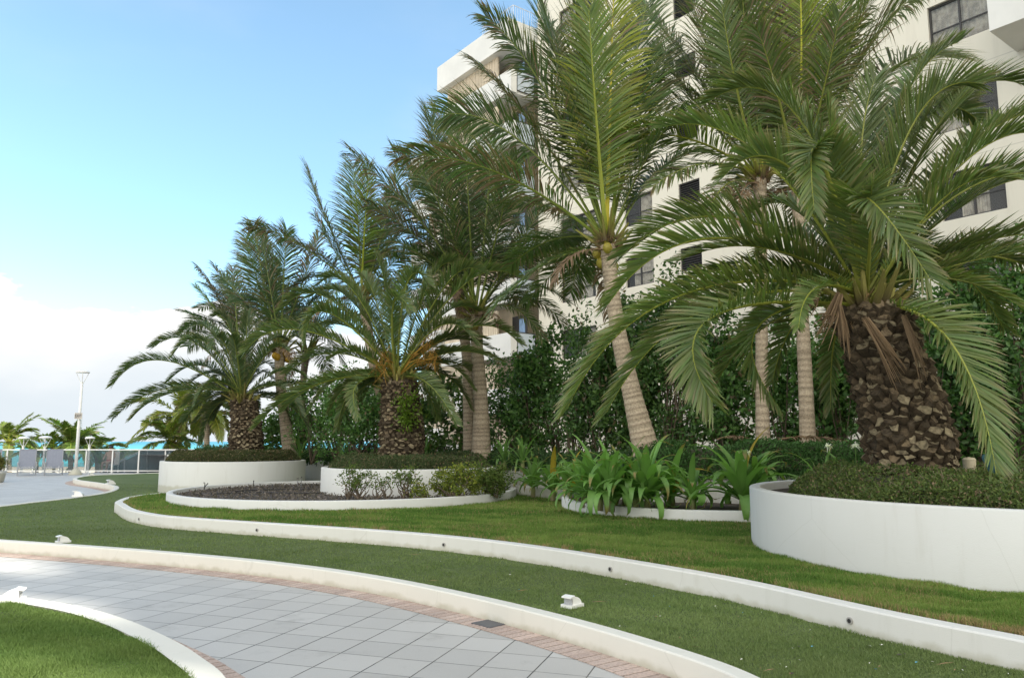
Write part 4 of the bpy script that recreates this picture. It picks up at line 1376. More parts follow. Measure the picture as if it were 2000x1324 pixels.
_vn = {}
def vnoise(x, y, s, seed=0):
    if seed not in _vn:
        g_ = np.random.default_rng(1000 + int(seed))
        _vn[seed] = (g_.uniform(0, 2 * np.pi, 12), g_.uniform(0, 6.28, 12), g_.uniform(.5, 2.6, 12))
    th, ph, k = _vn[seed]
    v = 0
    for t_, p_, k_ in zip(th, ph, k): v = v + np.sin((x * math.cos(t_) + y * math.sin(t_)) * s * k_ + p_)
    return v / 3.4
def disc_region(c, r, z0, h, hole=0, seed=0, arc=None, lump=.07):
    def top(x, y):
        d = np.sqrt((x - c[0]) ** 2 + (y - c[1]) ** 2) / r
        return z0 + (h + lump * vnoise(x, y, 3.0, seed)) * np.clip((1.0 - d) * 7, 0, 1) ** .45
    def sample(g, n):
        rad = r * np.sqrt(g.uniform((hole / r) ** 2, 1, n)); a = g.uniform(0, 2 * np.pi, n)
        k = g.random(n) < .5          # half of them on the rim face, facing outwards
        rad[k] = r * g.uniform(.86, 1.0, k.sum())
        # more on the viewer's side
        x = c[0] + rad * np.cos(a); y = c[1] + rad * np.sin(a)
        f = g.random(n) < .5
        y[f] = c[1] - np.abs(y[f] - c[1])
        z1 = top(x, y)
        z = z0 + (z1 - z0) * (1 - g.random(n) ** 3.0 * .95)
        z += g.normal(size=n) * .012
        return np.stack([x, y, z], 1)
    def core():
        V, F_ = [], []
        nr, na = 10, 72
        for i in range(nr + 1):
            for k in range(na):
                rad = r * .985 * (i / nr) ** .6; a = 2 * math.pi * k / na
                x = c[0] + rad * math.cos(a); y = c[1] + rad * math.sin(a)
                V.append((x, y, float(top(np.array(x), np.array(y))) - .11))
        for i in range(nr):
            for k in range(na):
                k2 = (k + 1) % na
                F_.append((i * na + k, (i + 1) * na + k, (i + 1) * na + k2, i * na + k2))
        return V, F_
    return dict(base=(c[0], c[1], z0), sample=sample, core=core)

def strip_region(line, wid, z0, h, seed=0, lump=.08, zf=None):
    ln = np.array([(p[0], p[1]) for p in line])
    seg = np.linalg.norm(np.diff(ln, axis=0), axis=1); cum = np.concatenate([[0], np.cumsum(seg)])
    def pos(s, v):
        i = np.clip(np.searchsorted(cum, s, 'right') - 1, 0, len(seg) - 1)
        f = ((s - cum[i]) / seg[i])[:, None]
        p_ = ln[i] * (1 - f) + ln[i + 1] * f
        tt = (ln[i + 1] - ln[i]) / seg[i][:, None]
        return p_ + np.stack([-tt[:, 1], tt[:, 0]], 1) * v[:, None]
    def top(s, v):
        e = np.clip((0.5 - np.abs(v / wid - .5)) * 6, 0, 1) ** .5
        en = np.clip(np.minimum(s, cum[-1] - s) * 3, 0, 1) ** .5
        return z0 + (h + lump * vnoise(s, v, 2.2, seed)) * e * en
    def sample(g, n):
        s = g.uniform(0, cum[-1], n); v = g.uniform(0, wid, n)
        k = g.random(n) < .5
        v[k] = g.uniform(0, .16, k.sum()) * wid
        p_ = pos(s, v); z1 = top(s, v)
        z = z0 + (z1 - z0) * (1 - g.random(n) ** 1.8 * .95) + g.normal(size=n) * .015
        return np.stack([p_[:, 0], p_[:, 1] , z], 1)
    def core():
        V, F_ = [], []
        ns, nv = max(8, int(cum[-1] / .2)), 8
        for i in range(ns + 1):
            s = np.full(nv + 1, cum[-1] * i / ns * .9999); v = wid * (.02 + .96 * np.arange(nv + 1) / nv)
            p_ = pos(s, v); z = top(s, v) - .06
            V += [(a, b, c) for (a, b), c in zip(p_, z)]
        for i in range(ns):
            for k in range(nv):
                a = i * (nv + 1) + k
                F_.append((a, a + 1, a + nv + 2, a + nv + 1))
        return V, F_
    m_ = pos(np.array([cum[-1] / 2]), np.array([wid / 2]))[0]
    return dict(base=(float(m_[0]), float(m_[1]), z0), sample=sample, core=core)

# clipped hedges in the round planters
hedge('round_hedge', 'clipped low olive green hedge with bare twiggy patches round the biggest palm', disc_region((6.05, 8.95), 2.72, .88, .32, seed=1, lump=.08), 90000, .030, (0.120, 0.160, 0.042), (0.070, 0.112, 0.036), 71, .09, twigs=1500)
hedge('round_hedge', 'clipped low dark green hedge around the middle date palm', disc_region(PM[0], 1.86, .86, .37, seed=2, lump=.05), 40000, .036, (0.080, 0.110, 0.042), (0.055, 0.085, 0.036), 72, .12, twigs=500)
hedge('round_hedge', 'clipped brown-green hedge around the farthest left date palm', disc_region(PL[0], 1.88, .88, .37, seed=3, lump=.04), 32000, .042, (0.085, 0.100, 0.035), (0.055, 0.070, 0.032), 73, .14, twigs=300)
# hedge along the garden wall
hl = [p for p in gws if p.y < 15.2 and p.x < 12.5 and p.x > 2.0]
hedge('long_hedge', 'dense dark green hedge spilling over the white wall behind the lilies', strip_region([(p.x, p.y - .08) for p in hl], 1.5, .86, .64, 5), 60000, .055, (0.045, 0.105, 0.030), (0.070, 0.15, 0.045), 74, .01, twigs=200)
hl2 = [p for p in gws if p.y >= 15.0 and p.y < 24.5]
hedge('long_hedge', 'low dark hedge behind the middle planter and paired palms', strip_region([(p.x, p.y - .05) for p in hl2], 1.4, .84, .40, 6), 36000, .06, (0.045, 0.095, 0.033), (0.063, 0.125, 0.045), 75, .02, twigs=100)
hl3 = [p for p in gws if p.y >= 24.5 and p.y < 33]
hedge('long_hedge', 'low dark hedge behind the farthest left planter', strip_region([(p.x, p.y - .05) for p in hl3], 1.6, .84, .45, 7), 12000, .08, (0.045, 0.085, 0.033), (0.063, 0.115, 0.045), 76, .02, twigs=0)

# tall screening shrubs: (px, Y, width m, top py, label, density, colour)
SH = [
 (640, 24.0, 2.8, 725, 'rounded bright green screening shrub between left and middle planters', 80, (0.045, 0.105, 0.03), (0.07, 0.15, 0.045)),
 (565, 27.0, 2.6, 790, 'low dark shrub beside the trunk with yellow nuts', 50, (0.03, 0.07, 0.02), (0.05, 0.10, 0.03)),
 (720, 22.5, 2.6, 720, 'rounded leafy green shrub left of the middle palm trunk', 80, (0.04, 0.09, 0.03), (0.06, 0.13, 0.04)),
 (860, 22.0, 2.6, 700, 'thin open shrub just right of the middle palm trunk', 45, (0.03, 0.065, 0.02), (0.05, 0.095, 0.03)),
 (985, 19.5, 2.0, 690, 'open leafy shrub before the lower balconies', 60, (0.035, 0.078, 0.025), (0.05, 0.11, 0.035)),
 (1065, 19.0, 2.1, 655, 'tall shrub right of the balcony column with pale twigs', 75, (0.035, 0.08, 0.025), (0.055, 0.12, 0.035)),
 (1150, 17.5, 1.8, 640, 'dark dense shrub left of the leaning coconut trunk', 75, (0.03, 0.068, 0.022), (0.045, 0.095, 0.03)),
 (1235, 17.0, 1.8, 560, 'tall narrow shrub behind the leaning coconut trunk', 85, (0.03, 0.068, 0.022), (0.05, 0.10, 0.03)),
 (1325, 16.5, 1.9, 530, 'tallest dark screening shrub under the lowest louvre', 105, (0.03, 0.07, 0.022), (0.05, 0.105, 0.03)),
 (1420, 15.8, 1.7, 560, 'bushy screening shrub left of the slim straight trunks', 85, (0.03, 0.07, 0.022), (0.06, 0.13, 0.04)),
 (1530, 15.6, 1.6, 600, 'broad-leaved shrub between the two slim straight trunks', 62, (0.035, 0.085, 0.025), (0.06, 0.13, 0.04)),
 (1625, 15.2, 1.5, 610, 'broad-leaved shrub right behind the second slim trunk', 62, (0.035, 0.085, 0.025), (0.06, 0.13, 0.04)),
 (1720, 14.8, 1.7, 520, 'leafy shrub hidden behind the scaly leaning trunk', 70, (0.03, 0.07, 0.02), (0.05, 0.11, 0.035)),
 (1900, 12.6, 1.6, 500, 'tall glossy shrub right of the scaly trunk', 110, (0.03, 0.072, 0.022), (0.05, 0.11, 0.035)),
 (2000, 11.8, 1.6, 465, 'tallest glossy shrub at the right edge', 120, (0.03, 0.072, 0.022), (0.05, 0.11, 0.035)),
 (1815, 13.8, 1.3, 600, 'low shrub peeping between scaly trunk and drooping frond', 50, (0.03, 0.072, 0.022), (0.05, 0.11, 0.035)),
]
for i, (px, Y, wd, py, lab, nc, ca, cb) in enumerate(SH):
    if px >= 1100 and px < 1800: Y += 1.7
    elif px >= 1800: Y += 1.2
    elif px > 950: Y += 2.0
    topz = P(px, py, Y).z
    b = P(px, 880, Y); b.z = .86
    hgt = topz - .86
    ca = tuple(1.7 * v for v in ca); cb = (cb[0] * 2.3, cb[1] * 2.0, cb[2] * 1.7)
    shrub('screening_shrub', lab, b, (wd, 1.5, hgt), int(nc * .85), 95, (.085, .12, .10, .135)[i % 4] * (1.0 if Y > 15 else .9), ca, cb, 100 + i, 'screening shrubs before the building', brown=.035, cl_r=.34 if Y > 17 else .28, aspect=.55, low=.02)

rf = random.Random(12)
for (xa, ya, xb, yb, lab) in [(1400, 858, 1475, 862, 'dry brown fallen frond lying on the hedge left of the slim trunks'), (1520, 858, 1660, 864, 'dry brown fallen frond lying on the hedge by the second slim trunk')]:
    a_, b_ = P(xa, ya, 14.9), P(xb, yb, 14.7)
    o_ = frond('fallen_frond', None, a_, a_.lerp(b_, .5) + Vector((0, 0, .08)), b_, 'coco', rf, dead=.95, n=40)
    tag(o_, lab, 'fallen frond')
# ------------------------------------------------------------------ small bushes in the ring bed
SB = [(700, 15.5, .62, .62, 'twiggy small bush with bare stems, leftmost in the ring bed', 26, 34, 0.0),
      (752, 15.4, .50, .55, 'sparse small bush with mostly bare stems, second in the ring bed', 14, 18, .1),
      (797, 15.4, .66, .62, 'small open bush with bare lower stems before the middle planter', 24, 30, 0.0),
      (825, 15.2, .34, .30, 'tiny yellow-green bush tucked at the ring bed edge', 14, 40, 0.0),
      (893, 15.4, 1.0, .66, 'leafy yellow-green bush in the right of the ring bed', 60, 70, 0.0),
      (958, 15.9, .9, .66, 'dense dark green bush at the right end of the ring bed', 60, 80, 0.0)]
for i, (px, y, wd, h, lab, nc, per, br) in enumerate(SB):
    x = (px - 1000) / 1500 * y
    yel = (0.24, 0.27, 0.04) if i in (3, 4) else (0.13, 0.18, 0.04)
    shrub('small_bush', lab, (x, y, .42), (wd, wd * .7, h), nc, per, .045, (0.07, 0.12, 0.03), yel, 200 + i, 'small bushes in the ring bed', cl_r=.085 if i < 3 else .11, low=.3 if i < 3 else .05, brown=.04, mat=M_matte)
# mulch chips, drip line and stakes
g = np.random.default_rng(5)
n = 9000
a = g.uniform(0, 2 * np.pi, n); r_ = 3.62 * np.sqrt(g.random(n))
pts = np.stack([RING[0][0] + r_ * np.cos(a), RING[0][1] + r_ * np.sin(a), np.full(n, .428) + g.uniform(0, .015, n)], 1)
o = leaf_mesh('mulch_chips', None, pts, .055, (0.05, 0.04, 0.035), (0.22, 0.19, 0.17), M_matte, (0, 0, .05), .5, 6, 'quad')
tag(o, 'loose dark and pale wood chips covering the ring bed', 'mulch', kind='stuff')
m = MB()
pp = catmull([(-6.4, 16.6, .45), (-5.6, 17.1, .45), (-4.6, 16.7, .46), (-3.8, 17.2, .45), (-4.4, 18.2, .45), (-5.6, 18.0, .455), (-6.2, 17.4, .45)], 8)
m.tube(pp, .012, 6, (0.02, 0.02, 0.02))
tag(m.build('drip_hose', M_col), 'black drip hose lying on the mulch of the ring bed', 'hose')
for k, (x, y, hh, lab) in enumerate([(398, 957, .17, 'black sprinkler stake at the left end of the ring bed'), (495, 949, .13, 'short black sprinkler stake in the middle of the mulch'), (532, 956, .12, 'small black sprinkler stake near the front rim'), (581, 950, .20, 'grey sprinkler riser beside the middle planter'), (588, 949, .22, 'tallest grey sprinkler riser beside the middle planter')]):
    c = at(x, y, .43)
    m = MB()
    if x == 398: m.tube([(c[0], c[1], .42), (c[0] + .03, c[1], .42 + hh * .6), (c[0] + .09, c[1], .42 + hh)], .012, 6, (0.02, 0.02, 0.02)); m.tube([(c[0], c[1], .42), (c[0] + .02, c[1], .42 + hh)], .009, 6, (.02, .02, .02))
    else: m.tube([(c[0], c[1], .42), (c[0], c[1], .42 + hh)], .011, 6, (0.06, 0.06, 0.06) if k < 3 else (.2, .2, .2))
    m.tube([(c[0], c[1], .42 + hh), (c[0], c[1], .42 + hh + .02)], .017, 8, (0.05, 0.05, 0.05))
    tag(m.build('sprinkler_stake', M_col), lab, 'sprinkler', 'sprinkler stakes')

# ------------------------------------------------------------------ crinum lilies
def crinum(label, base, n, L, wdt, seed, tilt=0, flowers=0, yellow=0.0, tint=1.0, droop=1.5, fl_h=.75):
    rr = random.Random(seed)
    t = thing('crinum_lily', label, 'lily plant', tuple(base), 'strap-leaved lily plants')
    B = Vector(base)
    m = MB()
    m.tube([B, B + Vector((.01, 0, .14)), B + Vector((0, 0, .30))], [.055, .05, .03], 8, [(0.20, 0.17, 0.10), (0.22, 0.24, 0.10), (0.12, 0.2, 0.06)])
    m.build('stem', M_matte, t)
    V, F_, C = [], [], []
    for i in range(n):
        a = i * 2.39996 + rr.uniform(-.3, .3)
        u = i / n
        e0 = D2R(82 - 66 * u + rr.uniform(-8, 8))
        Ln = L * rr.uniform(.75, 1.1)
        w_ = wdt * rr.uniform(.8, 1.15)
        h = Vector((math.cos(a), math.sin(a), 0)); s = Vector((-math.sin(a), math.cos(a), 0))
        p_ = B + Vector((0, 0, .18 + .12 * (1 - u))) + h * .02
        bend = droop * rr.uniform(.6, 1.5) * (0.35 + .9 * u)
        ns = 9
        yl = rr.random() < yellow
        c0 = np.array([0.34, 0.25, 0.035]) if yl else np.array([0.135, 0.255, 0.065]) * tint * rr.uniform(.8, 1.3)
        kink = rr.randint(4, 7) if rr.random() < .35 else 99
        for j in range(ns + 1):
            v = j / ns
            e = e0 - bend * v * v * 1.7
            if j > kink: e -= 1.3
            ww = w_ * (0.55 + 1.3 * v) if v < .35 else w_ * (1.0) * (1 - ((v - .35) / .65) ** 2.2)
            ww = min(ww, w_)
            if j == ns: ww = .001
            up = Vector((0, 0, 1)) * math.cos(e) - h * math.sin(e)
            wob = rr.uniform(-.006, .006)
            V += [(p_ - s * ww * .5 + up * (ww * .16 + wob))[:], p_[:], (p_ + s * ww * .5 + up * (ww * .16 - wob))[:]]
            cc_ = c0 * (1.05 - .1 * v)
            if v > .88 and rr.random() < .5: cc_ = np.array([0.25, 0.2, 0.07])
            C += [cc_, cc_ * 1.15, cc_]
            p_ = p_ + (h * math.cos(e) + Vector((0, 0, 1)) * math.sin(e)) * (Ln / ns)
        b = len(V) - 3 * (ns + 1)
        for j in range(ns):
            for k in (0, 1):
                q_ = b + 3 * j + k
                F_.append((q_, q_ + 1, q_ + 4, q_ + 3))
    mesh_obj('leaves', V, F_, M_leaf, t, np.array(C), True)
    for k in range(flowers):
        a = rr.uniform(3.4, 5.8); top_ = B + Vector((math.cos(a) * .12, math.sin(a) * .12, fl_h))
        f = MB()
        f.tube([B + Vector((0, 0, .2)), B.lerp(top_, .6) + Vector((.02, 0, 0)), top_], [.012, .01, .009], 6, (0.10, 0.18, 0.05))
        for q_ in range(34):
            d = Vector((rr.gauss(0, 1), rr.gauss(0, 1), rr.gauss(.5, .7))).normalized()
            l = rr.uniform(.06, .11)
            w_ = d.cross(Vector((rr.random(), rr.random(), .3))).normalized() * .006
            p1 = top_ + d * l * .6; p2 = top_ + d * l + Vector((0, 0, -.045))
            f.add([top_ - w_ * .5, top_ + w_ * .5, p1 + w_, p1 - w_], [(0, 1, 2, 3)], (.8, .8, .74))
            f.add([p1 - w_, p1 + w_, p2], [(0, 1, 2)], (.82, .82, .77))
        f.build('flower', M_matte, t)
    return t
CR = [ # px, py base, z, n, L, w, flowers, yellow
 (1040, 945, .5, 16, .62, .075, 0, .05, 'dark strap-leaved lily leftmost behind the short kerb'),
 (1078, 950, .5, 18, .68, .08, 0, .14, 'strap-leaved lily with yellowing leaves and ragged brown base by the kerb end'),
 (1110, 948, .5, 16, .62, .08, 0, .1, 'lily crowded between the kerb end and the curved bed'),
 (1168, 962, .46, 24, .78, .085, 0, .02, 'bright green lily at the left end of the curved bed'),
 (1215, 952, .46, 20, .72, .08, 0, .0, 'lily just left of the tallest leafy clump'),
 (1258, 966, .46, 30, .86, .095, 0, .03, 'largest bright green lily clump whose leaves hang over the rim'),
 (1306, 955, .46, 16, .70, .085, 0, .05, 'lily whose long leaves trail right along the bed'),
 (1440, 966, .46, 26, .92, .095, 1, .02, 'tall lily with a white spidery flower beside the big planter'),
 (1600, 948, .86, 14, .62, .08, 1, .0, 'lily with a white flower just behind the big planter rim'),
 (1655, 945, .86, 12, .58, .08, 1, .0, 'lily with a round white flower head left of the scaly trunk'),
]
CR += [(1138, 960, .46, 20, .72, .08, 0, .0, 'lily at the tip of the curved bed, leaning over the rim'), (1190, 955, .46, 20, .72, .08, 0, .03, 'lily wedged between the two brightest clumps at the left'),
       (1236, 955, .46, 18, .66, .08, 0, .05, 'low lily in front of the leaning coconut trunk'), (1345, 955, .46, 14, .56, .08, 0, .2, 'small yellowing lily low in the middle of the curved bed'), (1468, 955, .46, 18, .72, .085, 0, .0, 'lily touching the left side of the biggest planter')]
CRY = [16.9, 15.9, 15.2, 12.9, 13.3, 12.75, 13.3, 12.6, 12.9, 12.7, 13.5, 12.7, 12.7, 12.6, 12.9]
for i, (px, py, z, n, L, wd, fl, ye, lab) in enumerate(CR):
    y = CRY[i]; x = (px - 1000) / 1500 * y
    if z > .8: crinum(lab, (x, y, .42), n + 4, .95, .085, 300 + i, 0, fl, ye, fl_h=1.05)
    else: crinum(lab, (x, y, .42 if i > 2 else .36), int(n * 1.3), L * 1.34, wd * 1.6, 300 + i, 0, fl, ye, tint=(.75 if i < 3 else 1.1), fl_h=.95)
# fern-like low plants between hedge and trunks
for i, (px, Y, lab) in enumerate([(985, 18.2, 'low grey-green leafy plant right of the paired trunks'), (1020, 17.6, 'low blue-green leafy plant behind the leftmost lily'), (1950, 12.0, 'broad bright strap-leaved plant at the right edge'), (830, 20.2, 'strap-leaved plant behind the middle hedge, right of the scaly trunk'), (590, 24, 'strap-leaved plant by the foot of the yellow-nut palm')]):
    x = (px - 1000) / 1500 * Y
    crinum(lab, (x, Y, .86), 18, .8, .07, 340 + i, 0, 0, 0.0, tint=.8)
# climbing leaves on the middle trunk
rrf = random.Random(9)
V = []
for _ in range(420):
    px = rrf.gauss(797, 11); py = rrf.gauss(800 + rrf.choice((-18, 10, 22)), 12)
    dx = (px - 781) / 1500 * Y2
    V.append(P(px, py, Y2 - .02 - math.sqrt(max(.02, .27 - dx * dx)) - .04)[:])
o = leaf_mesh('fern', None, np.array(V), .09, (0.09, 0.17, 0.02), (0.16, 0.24, 0.03), M_leaf, (0, -.8, .2), .45, 8)
tag(o, 'bright yellow-green fern clinging to the middle palm trunk', 'fern')

# ------------------------------------------------------------------ grass
def scatter(polyi, n, xr, yr, g, excl=()):
    # importance: nearer areas denser, sampled uniformly in the view fan
    out_ = []
    need = n
    for _ in range(60):
        k = n
        dpt = 1.0 / g.uniform(1 / yr[1], 1 / yr[0], k) 
        uu = g.uniform(-.72, .72, k)
        x = uu * dpt; y = dpt
        ok = (x > xr[0]) & (x < xr[1])
        x, y = x[ok], y[ok]
        ok = inpoly(x, y, polyi)
        for (c, r) in excl: ok &= (x - c[0]) ** 2 + (y - c[1]) ** 2 > r * r
        out_.append(np.stack([x[ok], y[ok]], 1)); need -= ok.sum()
        if need <= 0: break
    return np.concatenate(out_)[:n]
def blades(name, pts, z, hgt, wid, cA, cB, g, mat, label, straw=None, lean=.35):
    n = len(pts)
    dist = pts[:, 1]
    a = g.uniform(0, 2 * np.pi, n)
    wv = np.stack([np.cos(a), np.sin(a), np.zeros(n)], 1) * (wid * (1 + dist * .12) * g.uniform(.7, 1.3, n))[:, None]
    hh = hgt * g.uniform(.55, 1.25, n)
    ln = g.normal(size=(n, 2)) * lean
    base_ = np.stack([pts[:, 0], pts[:, 1], np.full(n, z)], 1)
    tip = base_ + np.stack([ln[:, 0] * hh, ln[:, 1] * hh, hh], 1)
    V = np.stack([base_ - wv, base_ + wv, tip], 1).reshape(-1, 3)
    F_ = np.arange(3 * n).reshape(-1, 3)
    f = g.random((n, 1))
    patch = np.clip(.5 + .55 * vnoise(pts[:, 0] * .7, pts[:, 1], 1.7, 3) + .5 * vnoise(pts[:, 0] * .8, pts[:, 1] * 1.5, 6.1, 1), 0, 1)[:, None]
    f = np.clip(.4 * f + .6 * patch, 0, 1)
    tuft = 1 + .35 * vnoise(pts[:, 0], pts[:, 1], 8.3, 2)
    hh = hh * np.clip(tuft, .4, 1.6)
    tip = base_ + np.stack([ln[:, 0] * hh, ln[:, 1] * hh, hh], 1)
    V = np.stack([base_ - wv, base_ + wv, tip], 1).reshape(-1, 3)
    col = np.array(cA) * (1 - f) + np.array(cB) * f
    col *= g.uniform(.75, 1.25, (n, 1))
    if straw is None: col *= (1 + .16 * vnoise(pts[:, 0] * .6, pts[:, 1], .9, 9))[:, None]
    if straw is not None:
        m_ = g.random(n) < straw(pts)
        col[m_] = np.array([0.33, 0.25, 0.13]) * g.uniform(.7, 1.2, (m_.sum(), 1))
    C = np.repeat(col, 3, axis=0)
    o = mesh_obj(name, V, F_, mat, None, C)
    tag(o, label, 'grass', kind='stuff')
    return o
gg = np.random.default_rng(77)
excl_l = [(PB[0], PB[1] - .02), (RING[0], RING[1] - .02), (CRB[0], CRB[1] - .02), (PL[0], PL[1])]
c2a = np.array([(p[0], p[1]) for p in offset(c2r, .15)])
def straw_fn(pts):
    out_ = np.zeros(len(pts))
    for i in range(0, len(pts), 20000):
        d = np.sqrt(((pts[i:i + 20000, None, :] - c2a[None, ::2, :]) ** 2).sum(2)).min(1)
        out_[i:i + 20000] = np.clip(.9 - d * (5.0), 0.0, .8) * np.clip(.65 + .5 * np.sin(pts[i:i + 20000, 0] * 2.3), .25, 1)
    nz = np.clip(vnoise(pts[:, 0] * 1.3, pts[:, 1] * 2.2, 1.6, 5) * 1.2 - .25, 0, .5)
    return np.clip(out_ + nz * .35 + .04, 0, .9)
lp = [Vector((p[0], p[1])) for p in offset(c2r, .15)] + [Vector((14, 4.0)), Vector((14, 24)), Vector((0, 24))]
gp = scatter(lp, 330000, (-9, 9.5), (4.4, 22), gg, excl_l)
blades('lawn_grass', gp, Z_B, .042, .0022, (0.065, 0.150, 0.024), (0.215, 0.290, 0.075), gg, M_grass, 'coarse green lawn with straw patches inside the upper kerb', straw_fn)
lawn_in = [Vector((p[0], p[1])) for p in c2r] + [Vector((14, 4.0)), Vector((14, 24)), Vector((0, 24))]
tp2 = scatter([Vector((p[0], p[1])) for p in offset(c1r, .135)] + [Vector((14, 3.0)), Vector((14, 36))], 420000, (-13, 9), (3.4, 26), gg, [])
tp2 = tp2[~inpoly(tp2[:, 0], tp2[:, 1], lawn_in)]
blades('turf_pile', tp2, Z_T, .020, .0019, (0.125, 0.178, 0.062), (0.170, 0.220, 0.085), gg, M_grass, 'short even artificial turf between the two kerbs', None, .5)
tp3 = scatter([Vector((p[0], p[1])) for p in offset(isl_r, -.15)] + [Vector((-9, 2.0))], 170000, (-9, 0), (3.4, 8), gg, [])
blades('turf_pile', tp3, Z_T, .026, .0019, (0.100, 0.165, 0.045), (0.140, 0.200, 0.058), gg, M_grass, 'short artificial turf on the lower left island', None, .5)
# litter on the turf: leaf scraps, paper bits, blue scraps
gl = np.random.default_rng(4)
lt = scatter([Vector((p[0], p[1])) for p in offset(c1r, .2)] + [Vector((14, 3.0)), Vector((14, 36))], 260, (-5, 5), (4.2, 14), gl, [])
lt = lt[~inpoly(lt[:, 0], lt[:, 1], lawn_in)]
m = MB()
rl = random.Random(2)
for (x, y) in lt:
    k = rl.random()
    col = (0.75, 0.74, 0.68) if k < .45 else ((0.10, 0.35, 0.5) if k < .52 else ((0.28, 0.17, 0.09) if k < .85 else (.06, .05, .04)))
    a = rl.uniform(0, 3.14); L = rl.uniform(.005, .016) if k < .85 else rl.uniform(.01, .03)
    if .6 < k < .7: L = rl.uniform(.04, .09)
    w_ = L * .35 if L < .04 else .0025
    c_, s_ = math.cos(a), math.sin(a)
    z = Z_T + .02
    m.add([(x - c_ * L, y - s_ * L, z), (x + s_ * w_, y - c_ * w_, z + .003), (x + c_ * L, y + s_ * L, z + .002), (x - s_ * w_, y + c_ * w_, z + .006)], [(0, 1, 2, 3)], col)
o = m.build('litter', M_col)
tag(o, 'tiny leaf scraps and pale paper bits scattered over the turf', 'litter', kind='stuff')

# ------------------------------------------------------------------ turf lights (low white hooded uplights)
def turf_light(px, py, z, rz, label, s=1.0):
    x, y = at(px, py, z)
    t = thing('turf_light', label, 'garden light', (x, y, z), 'low white lights on the turf')
    ca, sa = math.cos(rz), math.sin(rz)
    def W(lx, ly, lz): return (x + (lx * ca - ly * sa) * s, y + (lx * sa + ly * ca) * s, z + (lz * .8 + .01) * s)
    m = MB()
    # base plate
    pl = [(-.085, -.06), (.085, -.06), (.085, .06), (-.085, .06)]
    vs = [W(a, b, -.005) for a, b in pl] + [W(a, b, .03) for a, b in pl]
    m.add(vs, [(3, 2, 1, 0), (4, 5, 6, 7), (0, 1, 5, 4), (1, 2, 6, 5), (2, 3, 7, 6), (3, 0, 4, 7)])
    m.build('base', M_metal, t)
    m = MB()
    # curved hood: quarter dome falling to one side (+x), open on the other
    n = 8
    prof = []
    for i in range(n + 1):
        th = (math.pi / 2) * i / n
        prof.append((-.055 + .125 * math.sin(th) , .03 + .085 * math.cos(th)))
    vs = []
    for (lx, lz) in prof: vs += [W(lx, -.045, lz), W(lx, .045, lz)]
    m.add(vs, [(2 * i, 2 * i + 1, 2 * i + 3, 2 * i + 2) for i in range(n)])
    side0 = [W(lx, -.045, lz) for lx, lz in prof] + [W(-.055, -.045, .03)]
    side1 = [W(lx, .045, lz) for lx, lz in prof] + [W(-.055, .045, .03)]
    m.add(side1, [tuple(range(len(side1)))[::-1]]); m.add(side0, [tuple(range(len(side0)))])
    vs = [W(-.085, -.05, .112), W(-.03, -.05, .125), W(-.03, .05, .125), W(-.085, .05, .112)]
    vs += [tuple(Vector(v) - Vector((0, 0, .012 * s))) for v in vs]
    m.add(vs, [(0, 1, 2, 3), (7, 6, 5, 4), (0, 4, 5, 1), (1, 5, 6, 2), (2, 6, 7, 3), (3, 7, 4, 0)])
    m.build('hood', M_metal, t, False)
    m = MB(); vs = [W(-.057, -.042, .032), W(-.057, .042, .032), W(-.057, .042, .108), W(-.057, -.042, .108)]
    m.add(vs, [(0, 1, 2, 3)])
    for k in range(7):
        zz = .038 + k * .01
        m.add([W(-.062, -.042, zz), W(-.062, .042, zz), W(-.058, .042, zz + .006), W(-.058, -.042, zz + .006)], [(0, 1, 2, 3)])
    m.build('lens', M_lens, t)
M_lens = plain('grey_lens', (0.45, 0.46, 0.47), 0.3, var=.1, scale=80)
turf_light(1118, 1186, Z_T, D2R(48), 'white hooded garden light on the turf near the path bend')
turf_light(123, 1060, Z_T, D2R(48), 'white hooded garden light on the turf behind the left kerb', 1.0)
turf_light(22, 1176, Z_T, D2R(200), 'white hooded garden light on the lower left turf island', 1.15)
turf_light(216, 946, Z_T, D2R(48), 'white hooded garden light near the tip of the far kerb', 1.5)
turf_light(178, 929, Z_T, D2R(48), 'farthest white garden light, by the tall lamp post', 1.3)
turf_light(153, 970, Z_T, D2R(10), 'white garden light on the kerb by the pool deck', 1.5)

# blue-green spotlight and stump-like cap in the big planter hedge
sx = P(1935, 905, 7.6)
t = thing('spotlight', 'blue-green bullet spotlight poking out of the biggest palm hedge', 'spotlight', tuple(sx))
m = MB()
ax_ = Vector((.35, -.2, -1)).normalized()
c = sx
m.tube([c + ax_ * -.10, c + ax_ * -.07, c + ax_ * .05, c + ax_ * .13, c + ax_ * .15], [.035, .05, .052, .03, .012], 16, (0.03, 0.10, 0.12))
m.tube([c + ax_ * .01, c + ax_ * .02], [.056, .056], 16, (0.02, 0.06, 0.07))
m.build('housing', M_col, t, True)
m = MB(); m.tube([c + ax_ * .13, c + Vector((.03, .02, -.32))], [.01, .01], 6, (.02, .02, .02)); m.build('stem', M_col, t)
c = P(1893, 902, 9.4)
m = MB(); m.lathe([(.065, -.5), (.07, -.05), (.075, .03), (.06, .05), (.001, .06)], c, 18)
tag(m.build('vent_pipe', plain('beige_pvc', (.55, .48, .34), .6)), 'stubby beige pipe standing behind the biggest palm hedge', 'pipe')

